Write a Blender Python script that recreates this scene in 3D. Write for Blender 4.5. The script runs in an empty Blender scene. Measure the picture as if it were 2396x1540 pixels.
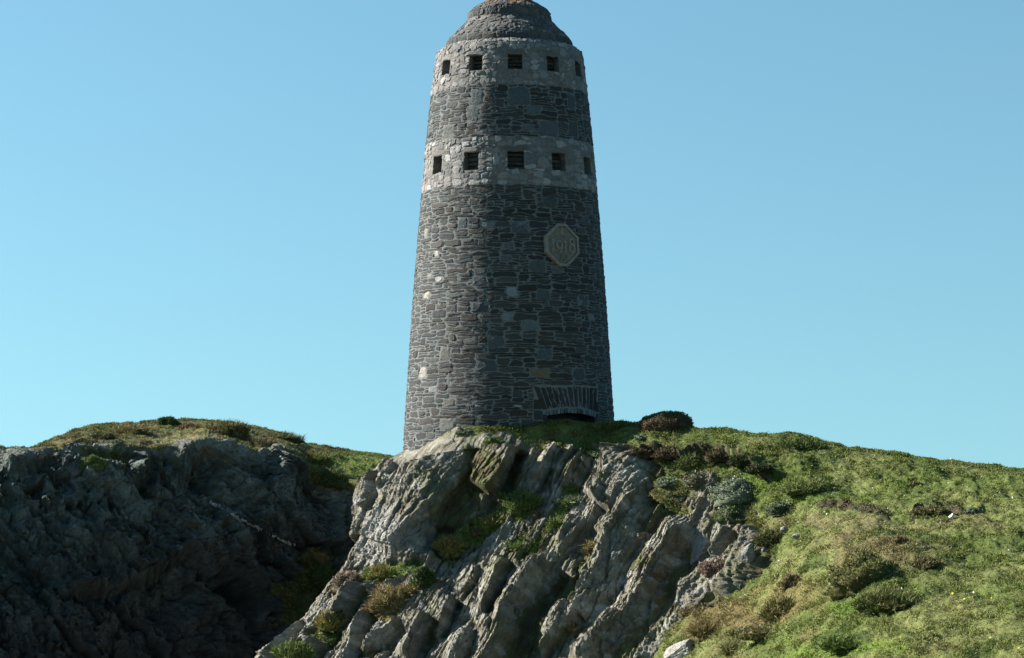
import bpy, math, random, time
import numpy as np
from math import sin, cos, pi, radians
rng = np.random.default_rng(7)
random.seed(7)
T0 = time.time()
scene = bpy.context.scene
COL = scene.collection

# ------------------------------------------------------------------ camera model
W, H, F = 2396.0, 1540.0, 5657.0          # working pixels of the layout sketch, 85 mm lens
HOR = 1112.0
PITCH = math.atan((HOR - H / 2) / F)
cp, sp = cos(PITCH), sin(PITCH)


def P(x, y, d):
    """point at forward distance d seen at sketch position x, y"""
    x = np.asarray(x, float); y = np.asarray(y, float); d = np.asarray(d, float)
    dx = (x - W / 2) / F; dy = (H / 2 - y) / F
    ry = cp - dy * sp; rz = sp + dy * cp
    return np.stack([dx / ry * d, d + 0 * x, rz / ry * d], -1)


def proj(V):
    ry = V[:, 1]; X = V[:, 0]; Z = V[:, 2]
    f = ry * cp + Z * sp; u = -ry * sp + Z * cp
    return W / 2 + X / f * F, H / 2 - u / f * F


# ------------------------------------------------------------------ noise
_perm = rng.permutation(256); _perm = np.concatenate([_perm, _perm, _perm])
_g = rng.normal(size=(256, 3)); _g /= np.linalg.norm(_g, axis=1)[:, None]
_r = rng.random((256, 4))


def _hash(i, j, k):
    return _perm[(_perm[(_perm[i & 255] + j) & 255] + k) & 255]


def pn(Q):
    Q = np.asarray(Q, float)
    i0 = np.floor(Q).astype(int); f = Q - i0
    u = f * f * f * (f * (f * 6 - 15) + 10)
    out = 0
    for a in (0, 1):
        for b in (0, 1):
            for c in (0, 1):
                g = _g[_hash(i0[:, 0] + a, i0[:, 1] + b, i0[:, 2] + c)]
                d = (f[:, 0] - a) * g[:, 0] + (f[:, 1] - b) * g[:, 1] + (f[:, 2] - c) * g[:, 2]
                w = (u[:, 0] if a else 1 - u[:, 0]) * (u[:, 1] if b else 1 - u[:, 1]) * (u[:, 2] if c else 1 - u[:, 2])
                out = out + w * d
    return out * 1.5


def fbm(Q, octs=4, gain=.5, lac=2.03):
    s = 0; a = 1
    for o in range(octs):
        s = s + a * pn(Q * lac ** o + 17.3 * o); a *= gain
    return s


def facets(Q, tilt=1.0):
    """angular blocks: every cell has its own offset and tilt; returns height, edge distance, cell value"""
    Q = np.asarray(Q, float)
    i0 = np.floor(Q).astype(int)
    n = len(Q)
    b1 = np.full(n, 9e9); b2 = np.full(n, 9e9)
    hc = np.zeros(n, int); dl = np.zeros((n, 3))
    for a in (-1, 0, 1):
        for b in (-1, 0, 1):
            for c in (-1, 0, 1):
                h = _hash(i0[:, 0] + a, i0[:, 1] + b, i0[:, 2] + c)
                ctr = i0 + np.array([a, b, c]) + .1 + .8 * _r[h, :3]
                d = Q - ctr; dd = (d * d).sum(1)
                m = dd < b1
                b2 = np.where(m, b1, np.minimum(b2, dd))
                b1 = np.where(m, dd, b1); hc = np.where(m, h, hc); dl[m] = d[m]
    g = _g[(hc * 7 + 31) & 255]
    return _r[hc, 3] - .5 + tilt * (g * dl).sum(1), np.sqrt(b2) - np.sqrt(b1), _r[(hc * 5 + 3) & 255, 0]


def ss(a, b, x):
    t = np.clip((x - a) / (b - a), 0, 1)
    return t * t * (3 - 2 * t)


def mixc(c1, c2, t):
    t = np.asarray(t)[..., None]
    return np.asarray(c1) * (1 - t) + np.asarray(c2) * t


# ------------------------------------------------------------------ mesh helpers
def mesh_np(name, V, faces, mat, col=None, parent=None, smooth=False, loc=None):
    """faces: (n,3|4) int array or a list of arrays/lists of polygons"""
    me = bpy.data.meshes.new(name)
    V = np.asarray(V, np.float32)
    me.vertices.add(len(V)); me.vertices.foreach_set('co', V.ravel())
    if not isinstance(faces, list):
        faces = [faces]
    loops = []; tot = []
    for f in faces:
        if isinstance(f, np.ndarray) and f.ndim == 2:
            if len(f):
                loops.append(f.ravel()); tot.append(np.full(len(f), f.shape[1]))
        else:
            loops.append(np.asarray(f, int)); tot.append(np.array([len(f)]))
    loops = np.concatenate(loops).astype(np.int32); tot = np.concatenate(tot).astype(np.int32)
    st = np.concatenate([[0], np.cumsum(tot)[:-1]]).astype(np.int32)
    me.loops.add(len(loops)); me.loops.foreach_set('vertex_index', loops)
    me.polygons.add(len(tot)); me.polygons.foreach_set('loop_start', st); me.polygons.foreach_set('loop_total', tot)
    me.polygons.foreach_set('use_smooth', np.full(len(tot), smooth))
    if col is not None:
        c = np.ones((len(V), 4), np.float32); c[:, :3] = col
        a = me.color_attributes.new('Col', 'FLOAT_COLOR', 'POINT'); a.data.foreach_set('color', c.ravel())
    me.update(calc_edges=True)
    o = bpy.data.objects.new(name, me); COL.objects.link(o)
    me.materials.append(mat)
    if parent is not None:
        o.parent = parent
    if loc is not None:
        o.location = loc
    return o


def empty(name, loc=(0, 0, 0)):
    o = bpy.data.objects.new(name, None); COL.objects.link(o); o.location = loc
    o.empty_display_size = .2
    return o


def tag(o, label=None, cat=None, group=None, kind=None):
    if label: o['label'] = label
    if cat: o['category'] = cat
    if group: o['group'] = group
    if kind: o['kind'] = kind
    return o


class MB:
    """mesh collector"""
    def __init__(s): s.V = []; s.F = []; s.C = []; s.n = 0

    def add(s, V, F, c):
        V = np.asarray(V, float); b = s.n
        s.V.append(V); s.n += len(V)
        for f in F: s.F.append([b + i for i in f])
        c = np.asarray(c, float)
        s.C.append(np.tile(c, (len(V), 1)) if c.ndim == 1 else c)

    def build(s, name, mat, parent=None, smooth=False):
        V = np.concatenate(s.V); C = np.concatenate(s.C)
        by = {}
        for f in s.F: by.setdefault(len(f), []).append(f)
        return mesh_np(name, V, [np.array(v) for v in by.values()], mat, C, parent, smooth)


# ------------------------------------------------------------------ materials
def vmat(name, rough=.9, fine=(9, .35), fine2=None, bump=None, spec=.25, stretch=None, transl=0, alb=1.0):
    m = bpy.data.materials.new(name); m.use_nodes = True
    nt = m.node_tree; N = nt.nodes; L = nt.links; N.clear()
    out = N.new('ShaderNodeOutputMaterial'); b = N.new('ShaderNodeBsdfPrincipled')
    b.inputs['Roughness'].default_value = rough; b.inputs['Specular IOR Level'].default_value = spec
    L.new(b.outputs[0], out.inputs[0])
    a = N.new('ShaderNodeAttribute'); a.attribute_name = 'Col'
    tc = N.new('ShaderNodeTexCoord'); mp = N.new('ShaderNodeMapping')
    L.new(tc.outputs['Object'], mp.inputs[0])
    if stretch:
        mp.vector_type = 'TEXTURE'; mp.inputs['Rotation'].default_value = stretch[0]; mp.inputs['Scale'].default_value = stretch[1]
    last = a.outputs['Color']
    for sc, amt in [f for f in (fine, fine2) if f]:
        n = N.new('ShaderNodeTexNoise'); n.inputs['Scale'].default_value = sc; n.inputs['Detail'].default_value = 6
        n.inputs['Roughness'].default_value = .65
        L.new(mp.outputs[0], n.inputs['Vector'])
        r = N.new('ShaderNodeMapRange'); r.inputs[1].default_value = .28; r.inputs[2].default_value = .72
        r.inputs[3].default_value = (1 - amt) * alb; r.inputs[4].default_value = (1 + amt) * alb; alb = 1.0
        L.new(n.outputs[0], r.inputs[0])
        x = N.new('ShaderNodeMix'); x.data_type = 'RGBA'; x.blend_type = 'MULTIPLY'; x.inputs[0].default_value = 1
        L.new(last, x.inputs[6]); L.new(r.outputs[0], x.inputs[7]); last = x.outputs[2]
    L.new(last, b.inputs['Base Color'])
    if bump:
        prev = None
        for sc, dist in bump:
            n = N.new('ShaderNodeTexNoise'); n.inputs['Scale'].default_value = sc; n.inputs['Detail'].default_value = 8
            n.inputs['Roughness'].default_value = .7
            L.new(mp.outputs[0], n.inputs['Vector'])
            bp = N.new('ShaderNodeBump'); bp.inputs['Distance'].default_value = dist; bp.inputs['Strength'].default_value = 1
            L.new(n.outputs[0], bp.inputs['Height'])
            if prev: L.new(prev, bp.inputs['Normal'])
            prev = bp.outputs[0]
        L.new(prev, b.inputs['Normal'])
    if transl:
        t = N.new('ShaderNodeBsdfTranslucent'); L.new(last, t.inputs[0])
        ms = N.new('ShaderNodeMixShader'); ms.inputs[0].default_value = transl
        L.new(b.outputs[0], ms.inputs[1]); L.new(t.outputs[0], ms.inputs[2]); L.new(ms.outputs[0], out.inputs[0])
    return m


from mathutils import Vector
def along(d): return tuple(Vector(d).to_track_quat('Z', 'Y').to_euler())
M_rock = vmat('weathered_rock', .92, (7, .25), (40, .4), [(7.0, .12), (24, .08), (70, .025)], .15, (along((.40, .66, .63)), (1.0, 1.0, 3.2)), alb=1.05)
M_dark = vmat('dark_cliff_rock', .85, (3, .35), (26, .45), [(4.0, .12), (14, .07), (50, .025)], .2, (along((.62, .5, .62)), (1.0, 1.0, 2.2)), alb=.98)
M_turf = vmat('turf', .95, (7, .25), (45, .4), [(10, .05), (45, .03)], .1, alb=.92)
M_blade = vmat('grass_blade', .7, (3, .15), None, None, .15, None, .25, alb=.92)
M_leaf = vmat('leaf', .75, (6, .2), None, None, .15, None, .15, alb=.9)
M_stone = vmat('tower_stone', .85, (14, .3), (60, .25), [(22, .02), (90, .006)], .25, alb=.68)

# ------------------------------------------------------------------ world, sun, camera
SUN_AZ = (-.966, .259)
SUN_EL = radians(30)
w = bpy.data.worlds.new('World'); scene.world = w; w.use_nodes = True
nt = w.node_tree; bg = nt.nodes['Background']
sky = nt.nodes.new('ShaderNodeTexSky'); sky.sky_type = 'NISHITA'; sky.sun_disc = False
sky.sun_elevation = SUN_EL; sky.sun_rotation = math.atan2(SUN_AZ[0], SUN_AZ[1])
sky.altitude = 50; sky.air_density = 1.25; sky.dust_density = .35; sky.ozone_density = 1.0
tcw = nt.nodes.new('ShaderNodeTexCoord'); mpw = nt.nodes.new('ShaderNodeMapping'); mpw.inputs['Scale'].default_value = (1, 1, .85); mpw.inputs['Location'].default_value = (0, 0, .165)
nrw = nt.nodes.new('ShaderNodeVectorMath'); nrw.operation = 'NORMALIZE'
nt.links.new(tcw.outputs['Generated'], mpw.inputs[0]); nt.links.new(mpw.outputs[0], nrw.inputs[0]); nt.links.new(nrw.outputs[0], sky.inputs[0])
tint = nt.nodes.new('ShaderNodeMix'); tint.data_type = 'RGBA'; tint.blend_type = 'MULTIPLY'
tint.inputs[0].default_value = 1; tint.inputs[7].default_value = (.68, .98, .985, 1)
nt.links.new(sky.outputs[0], tint.inputs[6]); nt.links.new(tint.outputs[2], bg.inputs[0])
bg.inputs[1].default_value = .0505
sd = bpy.data.lights.new('sun', 'SUN'); sd.energy = 5.0; sd.angle = radians(.53); sd.color = (1, .95, .87)
so = bpy.data.objects.new('sun', sd); COL.objects.link(so)
from mathutils import Vector
sv = Vector((SUN_AZ[0] * cos(SUN_EL), SUN_AZ[1] * cos(SUN_EL), sin(SUN_EL)))
so.rotation_euler = sv.to_track_quat('Z', 'Y').to_euler(); so.location = sv * 60
cam = bpy.data.cameras.new('camera'); cam.lens = 85; cam.sensor_width = 36; cam.clip_end = 20000; cam.clip_start = .5
co = bpy.data.objects.new('camera', cam); COL.objects.link(co)
co.rotation_euler = (pi / 2 + PITCH, 0, 0); scene.camera = co
vs = scene.view_settings; vs.view_transform = 'Standard'; vs.look = 'None'; vs.exposure = 1.7; vs.gamma = 1
scene.cycles.max_bounces = 5; scene.cycles.diffuse_bounces = 3

# ================================================================== TOWER
TD = 69.0
PXM = TD / F
TX = float(P(1192, 1000, TD)[0])


def zf(y, r):        # height of a line seen at y on the front of the tower
    return float(P(1192, y, TD - r)[2])


def zs(y):           # height of a silhouette point
    return float(P(1192, y, TD)[2])


prof = [(-1.2, 3.05)]
for y, hw in ((1050, 247), (975, 243.5), (860, 236), (740, 228.5), (620, 219.5), (530, 212.5), (450, 205.5), (380, 199.5), (320, 194),
              (260, 188), (210, 182), (165, 177), (137, 173.5)):
    prof.append((zs(y), hw * PXM))
prof += [(zs(126), 169 * PXM), (zs(118), 158 * PXM), (zs(116), 147 * PXM)]       # rounded shoulder
DOME0 = len(prof)
prof += [(zs(117), 148.5 * PXM), (zs(103), 148 * PXM), (zs(94), 141 * PXM), (zs(55), 101 * PXM), (zs(50), 98 * PXM), (zs(32), 95 * PXM), (zs(24), 87 * PXM),
         (zs(5), 52 * PXM), (zs(0), 46 * PXM)]
CAP0 = len(prof)
prof += [(zs(-4), 44 * PXM), (zs(-30), 40 * PXM), (zs(-42), 30 * PXM), (zs(-52), 4 * PXM)]
prof = np.array(prof)
arc = np.concatenate([[0], np.cumsum(np.hypot(*np.diff(prof, axis=0).T))])
S_DOME = arc[DOME0]; S_CAP = arc[CAP0]


def pr(s):
    z = np.interp(s, arc, prof[:, 0]); r = np.interp(s, arc, prof[:, 1])
    e = .05
    dz = np.interp(s + e, arc, prof[:, 0]) - np.interp(s - e, arc, prof[:, 0])
    dr = np.interp(s + e, arc, prof[:, 1]) - np.interp(s - e, arc, prof[:, 1])
    l = np.hypot(dz, dr) + 1e-9
    return z, r, dz / l, -dr / l


def tw(th, s, out=0.0):
    """tower surface point; angle 0 faces the camera, positive to the right"""
    th = np.asarray(th, float); s = np.asarray(s, float)
    z, r, nr, nz = pr(s)
    rr = r + np.asarray(out) * nr
    return np.stack([TX + rr * np.sin(th), TD - rr * np.cos(th), z + np.asarray(out) * nz], -1)


def s_of_z(z):
    return float(np.interp(z, prof[:DOME0, 0], arc[:DOME0]))


def s_line(y):       # arc position of a course line seen at y on the front
    r = 2.3
    for _ in range(6):
        z = zf(y, r); r = float(np.interp(z, prof[:DOME0, 0], prof[:DOME0, 1]))
    return s_of_z(z)


NT = 300; DT = 2 * pi / NT
tower = empty('memorial_tower', (0, 0, 0))
tag(tower, 'tall round dark stone tower with two pale window bands, domed cap and 1918 plaque', 'tower')

S_A = s_line(432); S_B = s_line(317); S_C = s_line(197)
W_TH0 = radians(4.3)
WIN_LO = (s_line(394.5), s_line(352)); WIN_HI = (s_line(163), s_line(128.5))
DOOR_TH = radians(35.5)
S_VT = s_line(903); S_VB = s_line(960)


def lump(th, s, sc=1.0):
    return pn(np.stack([np.asarray(th) * 3.1 * sc * 2.6, np.asarray(s) * 3.1 * sc, np.zeros_like(np.asarray(s))], -1).reshape(-1, 3))


def warp(th, s, a):
    th = np.asarray(th, float); s = np.asarray(s, float)
    q = np.stack([th * 2.6 * 3.3, s * 4.2, np.full_like(s, 3.7)], -1)
    q2 = q.copy(); q2[:, 2] += 9.1
    # keep warp periodic enough: fade near the seam at the back
    k = np.clip((pi - np.abs(th)) * 4, 0, 1)
    return th + k * a * .05 * pn(q) / 2.6, s + k * a * .055 * pn(q2)


PALE = [tuple(.74 * (.6 * q + .4 * sum(c) / 3) for q in c) for c in [(.36, .335, .30), (.30, .285, .26), (.43, .41, .385), (.27, .235, .205), (.33, .29, .245), (.24, .24, .235)]]
SLATE = [tuple(.54 * q * k_ for q, k_ in zip(c, (1.0, .97, .91))) for c in [(.085, .092, .094), (.066, .072, .075), (.10, .108, .108), (.12, .132, .135), (.078, .072, .066), (.092, .08, .068), (.074, .082, .09), (.108, .102, .094)]]


def masonry(s0, s1, rows, sizes, palette, gap, relief, reserved, special=(), warp_a=1.0, th_off=0.0, cut=.5, jit=.16, extra=None):
    """rubble masonry between two arc positions; returns stones collector and the mortar core collector"""
    ds = (s1 - s0) / rows
    occ = np.zeros((rows, NT), bool); res = np.zeros((rows, NT), bool)
    for (ta, tb, sa, sb) in reserved:
        i0 = int(round((sa - s0) / ds)); i1 = int(round((sb - s0) / ds))
        j0 = int(round((ta + pi) / DT)); j1 = int(round((tb + pi) / DT))
        for i in range(max(0, i0), min(rows, i1)):
            for j in range(j0, j1): res[i, j % NT] = True
    occ |= res
    rects = []
    for (th, s, wd, hh, c) in special:
        hh = max(1, int(round(hh * .0735 / ds))); c = None if c is None else tuple(.8 * np.array(c))
        j = int((th + pi) / DT) - wd // 2; i = int((s - s0) / ds) - hh // 2
        i = min(max(i, 0), rows - hh); j %= NT
        if j + wd <= NT and not occ[i:i + hh, j:j + wd].any():
            occ[i:i + hh, j:j + wd] = True; rects.append((i, j, hh, wd, c))
    for i in range(rows):
        j = 0
        while j < NT:
            if occ[i, j]: j += 1; continue
            run = 0
            while j + run < NT and not occ[i, j + run] and run < 40: run += 1
            hs, (wa, wb) = sizes[random.choices(range(len(sizes)), [q[2] for q in sizes])[0]][:2]
            wd = random.randint(wa, wb)
            if run - wd < 2: wd = run if run <= wb + 2 else wd
            wd = min(wd, run)
            hh = min(hs, rows - i)
            while hh > 1 and occ[i:i + hh, j:j + wd].any(): hh -= 1
            occ[i:i + hh, j:j + wd] = True
            rects.append((i, j, hh, wd, None)); j += wd
    st = MB()
    for (i, j, hh, wd, c) in rects:
        ta = -pi + j * DT; tb = ta + wd * DT; sa = s0 + i * ds; sb = sa + hh * ds
        # outline, anticlockwise, with points about every two cells and knocked-off corners
        nx = max(2, wd // 2 + 1); ny = max(2, hh + 1)
        rm = np.interp((sa + sb) / 2, arc, prof[:, 1])
        px = []
        for k in np.linspace(0, 1, nx)[:-1]: px.append((ta + (tb - ta) * k, sa))
        for k in np.linspace(0, 1, ny)[:-1]: px.append((tb, sa + (sb - sa) * k))
        for k in np.linspace(1, 0, nx)[:-1]: px.append((ta + (tb - ta) * k, sb))
        for k in np.linspace(1, 0, ny)[:-1]: px.append((ta, sa + (sb - sa) * k))
        px = np.array(px)
        # shrink by the joint, metres
        cx = np.array([(ta + tb) / 2, (sa + sb) / 2])
        hw = (tb - ta) / 2 * rm; hv = (sb - sa) / 2
        g = gap * random.uniform(.7, 1.35)
        q = px - cx
        q[:, 0] *= max(.25, (hw - g) / hw); q[:, 1] *= max(.35, (hv - g) / hv)
        # corner cuts
        for corner in (0, nx - 1, nx + ny - 2, 2 * nx + ny - 3):
            k = random.random()
            q[corner] *= np.array([1 - cut * k * min(.5, .09 / hw), 1 - cut * random.random() * .55])
        q += rng.normal(size=q.shape) * np.array([jit * .05 / rm, jit * .04])
        th, s = warp(q[:, 0] + cx[0], q[:, 1] + cx[1], warp_a)
        n = len(q)
        base = random.uniform(.35, 1.0) * relief
        big = min(1.0, hv / .14)
        V1 = tw(th, s, -.03)
        tc, sc_ = th.mean(), s.mean()
        V2 = tw(th, s, base * .35 * np.ones(n) + rng.normal(size=n) * relief * .12)
        k3 = .72
        th3 = tc + (th - tc) * k3; s3 = sc_ + (s - sc_) * k3
        tx, ty = random.gauss(0, .3), random.gauss(0, .3)
        V3 = tw(th3, s3, base * (1 + tx * (th3 - tc) * rm / max(hw, .05) + ty * (s3 - sc_) / max(hv, .05)) + rng.normal(size=n) * relief * .16 * big)
        V4 = tw(np.array([tc]), np.array([sc_]), base * (1.05 + random.gauss(0, .12)))
        if c is None:
            c = np.array(random.choice(palette)) * random.uniform(.75, 1.25)
            if extra: c = extra(th, s, c)
        c = np.clip(np.asarray(c, float), .01, .8)
        Fc = []
        for a in range(n):
            b = (a + 1) % n
            Fc.append((a, b, n + b, n + a)); Fc.append((n + a, n + b, 2 * n + b, 2 * n + a)); Fc.append((2 * n + a, 2 * n + b, 3 * n))
        st.add(np.concatenate([V1, V2, V3, V4]), Fc, c)
    # mortar core
    mo = MB()
    tg = -pi + np.arange(NT) * DT; sg = s0 + np.arange(rows + 1) * ds
    TT, SS = np.meshgrid(tg, sg)
    nn = lump(TT.ravel(), SS.ravel(), 2.0) * .006 + .004
    V = tw(TT.ravel(), SS.ravel(), nn)
    Fq = []
    for i in range(rows):
        for j in range(NT):
            if not res[i, j]:
                j2 = (j + 1) % NT
                Fq.append((i * NT + j, i * NT + j2, (i + 1) * NT + j2, (i + 1) * NT + j))
    return st, mo, V, Fq


def snap(v, s0, ds): return s0 + round((v - s0) / ds) * ds


def section(name, s0, s1, dsz, sizes, palette, mort, **k):
    rows = max(1, int(round((s1 - s0) / dsz)))
    st, mo, V, Fq = masonry(s0, s1, rows, sizes, palette, **k)
    st.add(V, Fq, mort)
    o = st.build(name, M_stone, tower)
    return o, rows, (s1 - s0) / rows


SZ_SLATE = [(1, (7, 18), 6), (2, (6, 15), 4), (3, (6, 11), .9), (1, (3, 6), 1.5), (2, (2, 5), .7)]
SZ_PALE = [(2, (3, 6), 4), (3, (3, 7), 3), (1, (2, 5), 2), (2, (5, 8), 2), (4, (4, 7), .9)]
MORT_D = (.150, .164, .158); MORT_P = (.175, .168, .15)


def th_px(x, s):
    r = float(np.interp(s, arc, prof[:, 1])); return math.asin(max(-1, min(1, (x - 1192) * PXM * (TD - r * .8) / TD / r)))


def sp_(x, y, wd, hh, c):
    s = s_line(y)
    # a point off the centre line sits a little further back, so lower in the picture
    for _ in range(3):
        th = th_px(x, s); r = float(np.interp(s, arc, prof[:, 1]))
        s = s_of_z(float(P(1192, y, TD - r * cos(th))[2]))
    return (th_px(x, s), s, wd, hh, c)


special_low = [sp_(1197, 678, 5, 4, (.30, .33, .345)), sp_(1188, 735, 5, 4, (.22, .25, .27)), sp_(1243, 760, 8, 4, (.15, .185, .185)),
               sp_(1023, 592, 4, 3, (.42, .39, .34)), sp_(998, 690, 6, 3, (.48, .42, .34)), sp_(996, 545, 4, 4, (.28, .28, .26)),
               sp_(990, 872, 6, 5, (.40, .365, .32)), sp_(1260, 870, 9, 4, (.21, .16, .105)), sp_(1138, 525, 7, 3, (.20, .22, .22)),
               sp_(1025, 650, 5, 2, (.42, .40, .36)), sp_(1216, 530, 9, 5, (.10, .115, .12)), sp_(1165, 798, 8, 5, (.095, .115, .12)),
               sp_(1272, 828, 7, 5, (.10, .13, .135)), sp_(1190, 575, 7, 3, (.13, .15, .155)), sp_(1185, 605, 6, 3, (.12, .14, .145)),
               sp_(1258, 622, 8, 5, (.10, .12, .115)), sp_(1303, 630, 7, 3, (.13, .155, .165)), sp_(1125, 655, 7, 5, (.09, .11, .115)),
               sp_(1120, 722, 9, 5, (.075, .09, .095)), sp_(1270, 685, 7, 4, (.10, .12, .12)), sp_(1140, 855, 10, 5, (.08, .095, .10)),
               sp_(1045, 828, 6, 6, (.16, .155, .14)), sp_(1052, 942, 7, 4, (.14, .135, .12)), sp_(1050, 993, 8, 5, (.17, .17, .155)),
               sp_(1384, 745, 5, 3, (.20, .215, .22)), sp_(1368, 700, 7, 5, (.09, .11, .11)), sp_(1355, 880, 7, 5, (.085, .105, .11)),
               sp_(1240, 455, 7, 4, (.085, .07, .058)), sp_(1085, 520, 6, 5, (.09, .105, .11)), sp_(1013, 912, 6, 3, (.26, .28, .28)),
               sp_(1337, 520, 7, 3, (.065, .055, .05)), sp_(1237, 942, 8, 6, (.06, .052, .046)), sp_(1210, 952, 3, 1, (.42, .45, .47)),
               sp_(1120, 950, 2, 1, (.33, .36, .38)), sp_(1005, 640, 4, 2, (.30, .28, .25)), sp_(1410, 925, 7, 5, (.085, .075, .065)),
               sp_(1305, 710, 8, 3, (.07, .085, .09)), sp_(1290, 470, 8, 4, (.08, .095, .10)), sp_(1350, 600, 7, 4, (.075, .08, .08))]
special_mid = [sp_(1115, 230, 9, 6, (.10, .125, .125)), sp_(1215, 222, 13, 7, (.10, .12, .13)), sp_(1200, 258, 14, 6, (.10, .13, .13)),
               sp_(1285, 305, 12, 6, (.115, .14, .145)), sp_(1340, 240, 7, 6, (.09, .105, .11)), sp_(1110, 265, 8, 6, (.11, .13, .125)),
               sp_(1048, 308, 8, 5, (.14, .14, .125)), sp_(1250, 258, 8, 4, (.12, .15, .15)), sp_(1170, 240, 6, 4, (.07, .08, .085)),
               sp_(1270, 270, 8, 4, (.10, .125, .125)), sp_(1345, 300, 8, 6, (.075, .09, .095)), sp_(1235, 300, 7, 3, (.13, .145, .15))]
# plaque and door openings keep the rubble away
PL = sp_(1313.5, 574, 1, 1, None); PL_TH, PL_S = PL[0], PL[1]
res_pl = [(PL_TH - radians(8.4), PL_TH + radians(8.4), PL_S - .32, PL_S + .32), (PL_TH - radians(4.8), PL_TH + radians(4.8), PL_S - .58, PL_S + .58)]
S_DG = s_of_z(zs(1060))
res_door = [(radians(13), radians(58), S_DG, S_VT)]
def _lich(th, s, c):
    return c
wall1, r1, d1 = section('wall', 0.0, S_A, .068, SZ_SLATE, SLATE, MORT_D, gap=.0095, relief=.022, reserved=res_pl + res_door, special=special_low, extra=_lich)
tag(wall1, 'dark slate rubble wall with pale mortar joints')


def win_res(sa, sb, s0, s1, dsz, wdeg):
    rows = max(1, int(round((s1 - s0) / dsz))); ds = (s1 - s0) / rows
    out = []; sa = snap(sa, s0, ds); sb = snap(sb, s0, ds)
    for k in range(-3, 4):
        t = W_TH0 + k * radians(30)
        j0 = round((t - radians(wdeg / 2) + pi) / DT); j1 = j0 + round(radians(wdeg) / DT)
        out.append((-pi + j0 * DT, -pi + j1 * DT, sa, sb))
    return out


DSP = .0735
wl = win_res(WIN_LO[0], WIN_LO[1], S_A, S_B, DSP, 10.8)
wh = win_res(WIN_HI[0], WIN_HI[1], S_C, S_DOME, DSP, 10.8)
def lint(ws, c):
    return [((a + b) / 2, sb + .075, int(round((b - a) / DT)) + random.randint(3, 6), 2, np.array(c) * random.uniform(.7, 1.2)) for (a, b, sa, sb) in ws]
sp_band = [sp_(1045, 372, 5, 3, (.55, .53, .50)), sp_(1165, 366, 4, 4, (.34, .35, .35)), sp_(1270, 383, 7, 5, (.30, .28, .27)), sp_(1255, 330, 6, 4, (.24, .25, .25))]
band1, rb1, db1 = section('stone_band', S_A, S_B, DSP, SZ_PALE, PALE, MORT_P, gap=.006, relief=.027, reserved=wl, special=lint(wl, (.20, .19, .175)) + sp_band, cut=.7, jit=.3)
wall2, _, _ = section('wall', S_B, S_C, .068, SZ_SLATE, SLATE, MORT_D, gap=.0095, relief=.022, reserved=[], special=special_mid)
band2, _, db2 = section('stone_band', S_C, S_DOME, DSP, SZ_PALE, PALE, MORT_P, gap=.006, relief=.027, reserved=wh, special=lint(wh, (.20, .19, .175)), cut=.9, jit=.4)
tag(band1, 'lower pale band of mixed limestone with square windows'); tag(band2, 'upper pale band of mixed limestone with square windows')
DOMEC = [tuple(.62 * (.5 * q + .5 * sum(c) / 3) for q in c) for c in [(.20, .185, .16), (.16, .152, .135), (.25, .235, .21), (.13, .13, .122), (.22, .195, .155), (.30, .285, .26)]]
s_lip = float(np.interp(3, [0, 1, 2, 3], arc[DOME0:DOME0 + 4])) - .02
S_L1 = arc[DOME0 + 2]; 
SZ_SLAB = [(3, (7, 12), 1)]
S_K1 = arc[DOME0 + 4]; S_K2 = arc[DOME0 + 6]
d0, _, _ = section('dome_course', S_DOME, S_L1 - .06, .085, [(3, (8, 14), 1), (3, (5, 9), 1)], [(.055, .062, .064), (.066, .07, .069), (.085, .085, .076)], (.10, .095, .085), gap=.008, relief=.03, reserved=[], warp_a=.3)
d1_, _, _ = section('dome', S_L1 - .06, S_K1, .085, [(2, (4, 9), 2), (1, (4, 9), 1), (3, (4, 7), 1)], DOMEC, (.11, .108, .10), gap=.007, relief=.03, reserved=[], cut=.9, jit=.4)
d2_, _, _ = section('dome_course', S_K1, S_K2, .085, [(3, (6, 12), 1), (2, (5, 9), 1)], [(.085, .085, .078), (.11, .104, .09), (.072, .075, .073)], (.12, .11, .095), gap=.008, relief=.035, reserved=[], warp_a=.5, jit=.3)
d3_, _, _ = section('dome', S_K2, S_CAP, .085, [(2, (6, 12), 2), (1, (6, 12), 1)], DOMEC, (.11, .108, .10), gap=.007, relief=.03, reserved=[], cut=.9, jit=.4, extra=lambda th, s, c: np.array([.20, .105, .045]) * random.uniform(.6, 1.2) if s.mean() > S_CAP - .34 - .25 * random.random() else c)
d4_, _, _ = section('cap_stone', S_CAP, arc[-1], .1, [(3, (20, 34), 1), (2, (20, 34), 1)], [(.30, .17, .05), (.24, .16, .07), (.2, .16, .1)], (.2, .16, .1), gap=.006, relief=.05, reserved=[])
tag(d4_, 'cap stone coloured by orange lichen')


def obox(mb, c, ax, hx, hy, hz, col, jit=0.0):
    """box with half sizes on axes ax (3 unit rows)"""
    V = []
    for a in (-1, 1):
        for b in (-1, 1):
            for d in (-1, 1):
                V.append(c + ax[0] * hx * a + ax[1] * hy * b + ax[2] * hz * d + rng.normal(size=3) * jit)
    mb.add(np.array(V), [(0, 1, 3, 2), (4, 6, 7, 5), (0, 4, 5, 1), (2, 3, 7, 6), (0, 2, 6, 4), (1, 5, 7, 3)], col)


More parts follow.
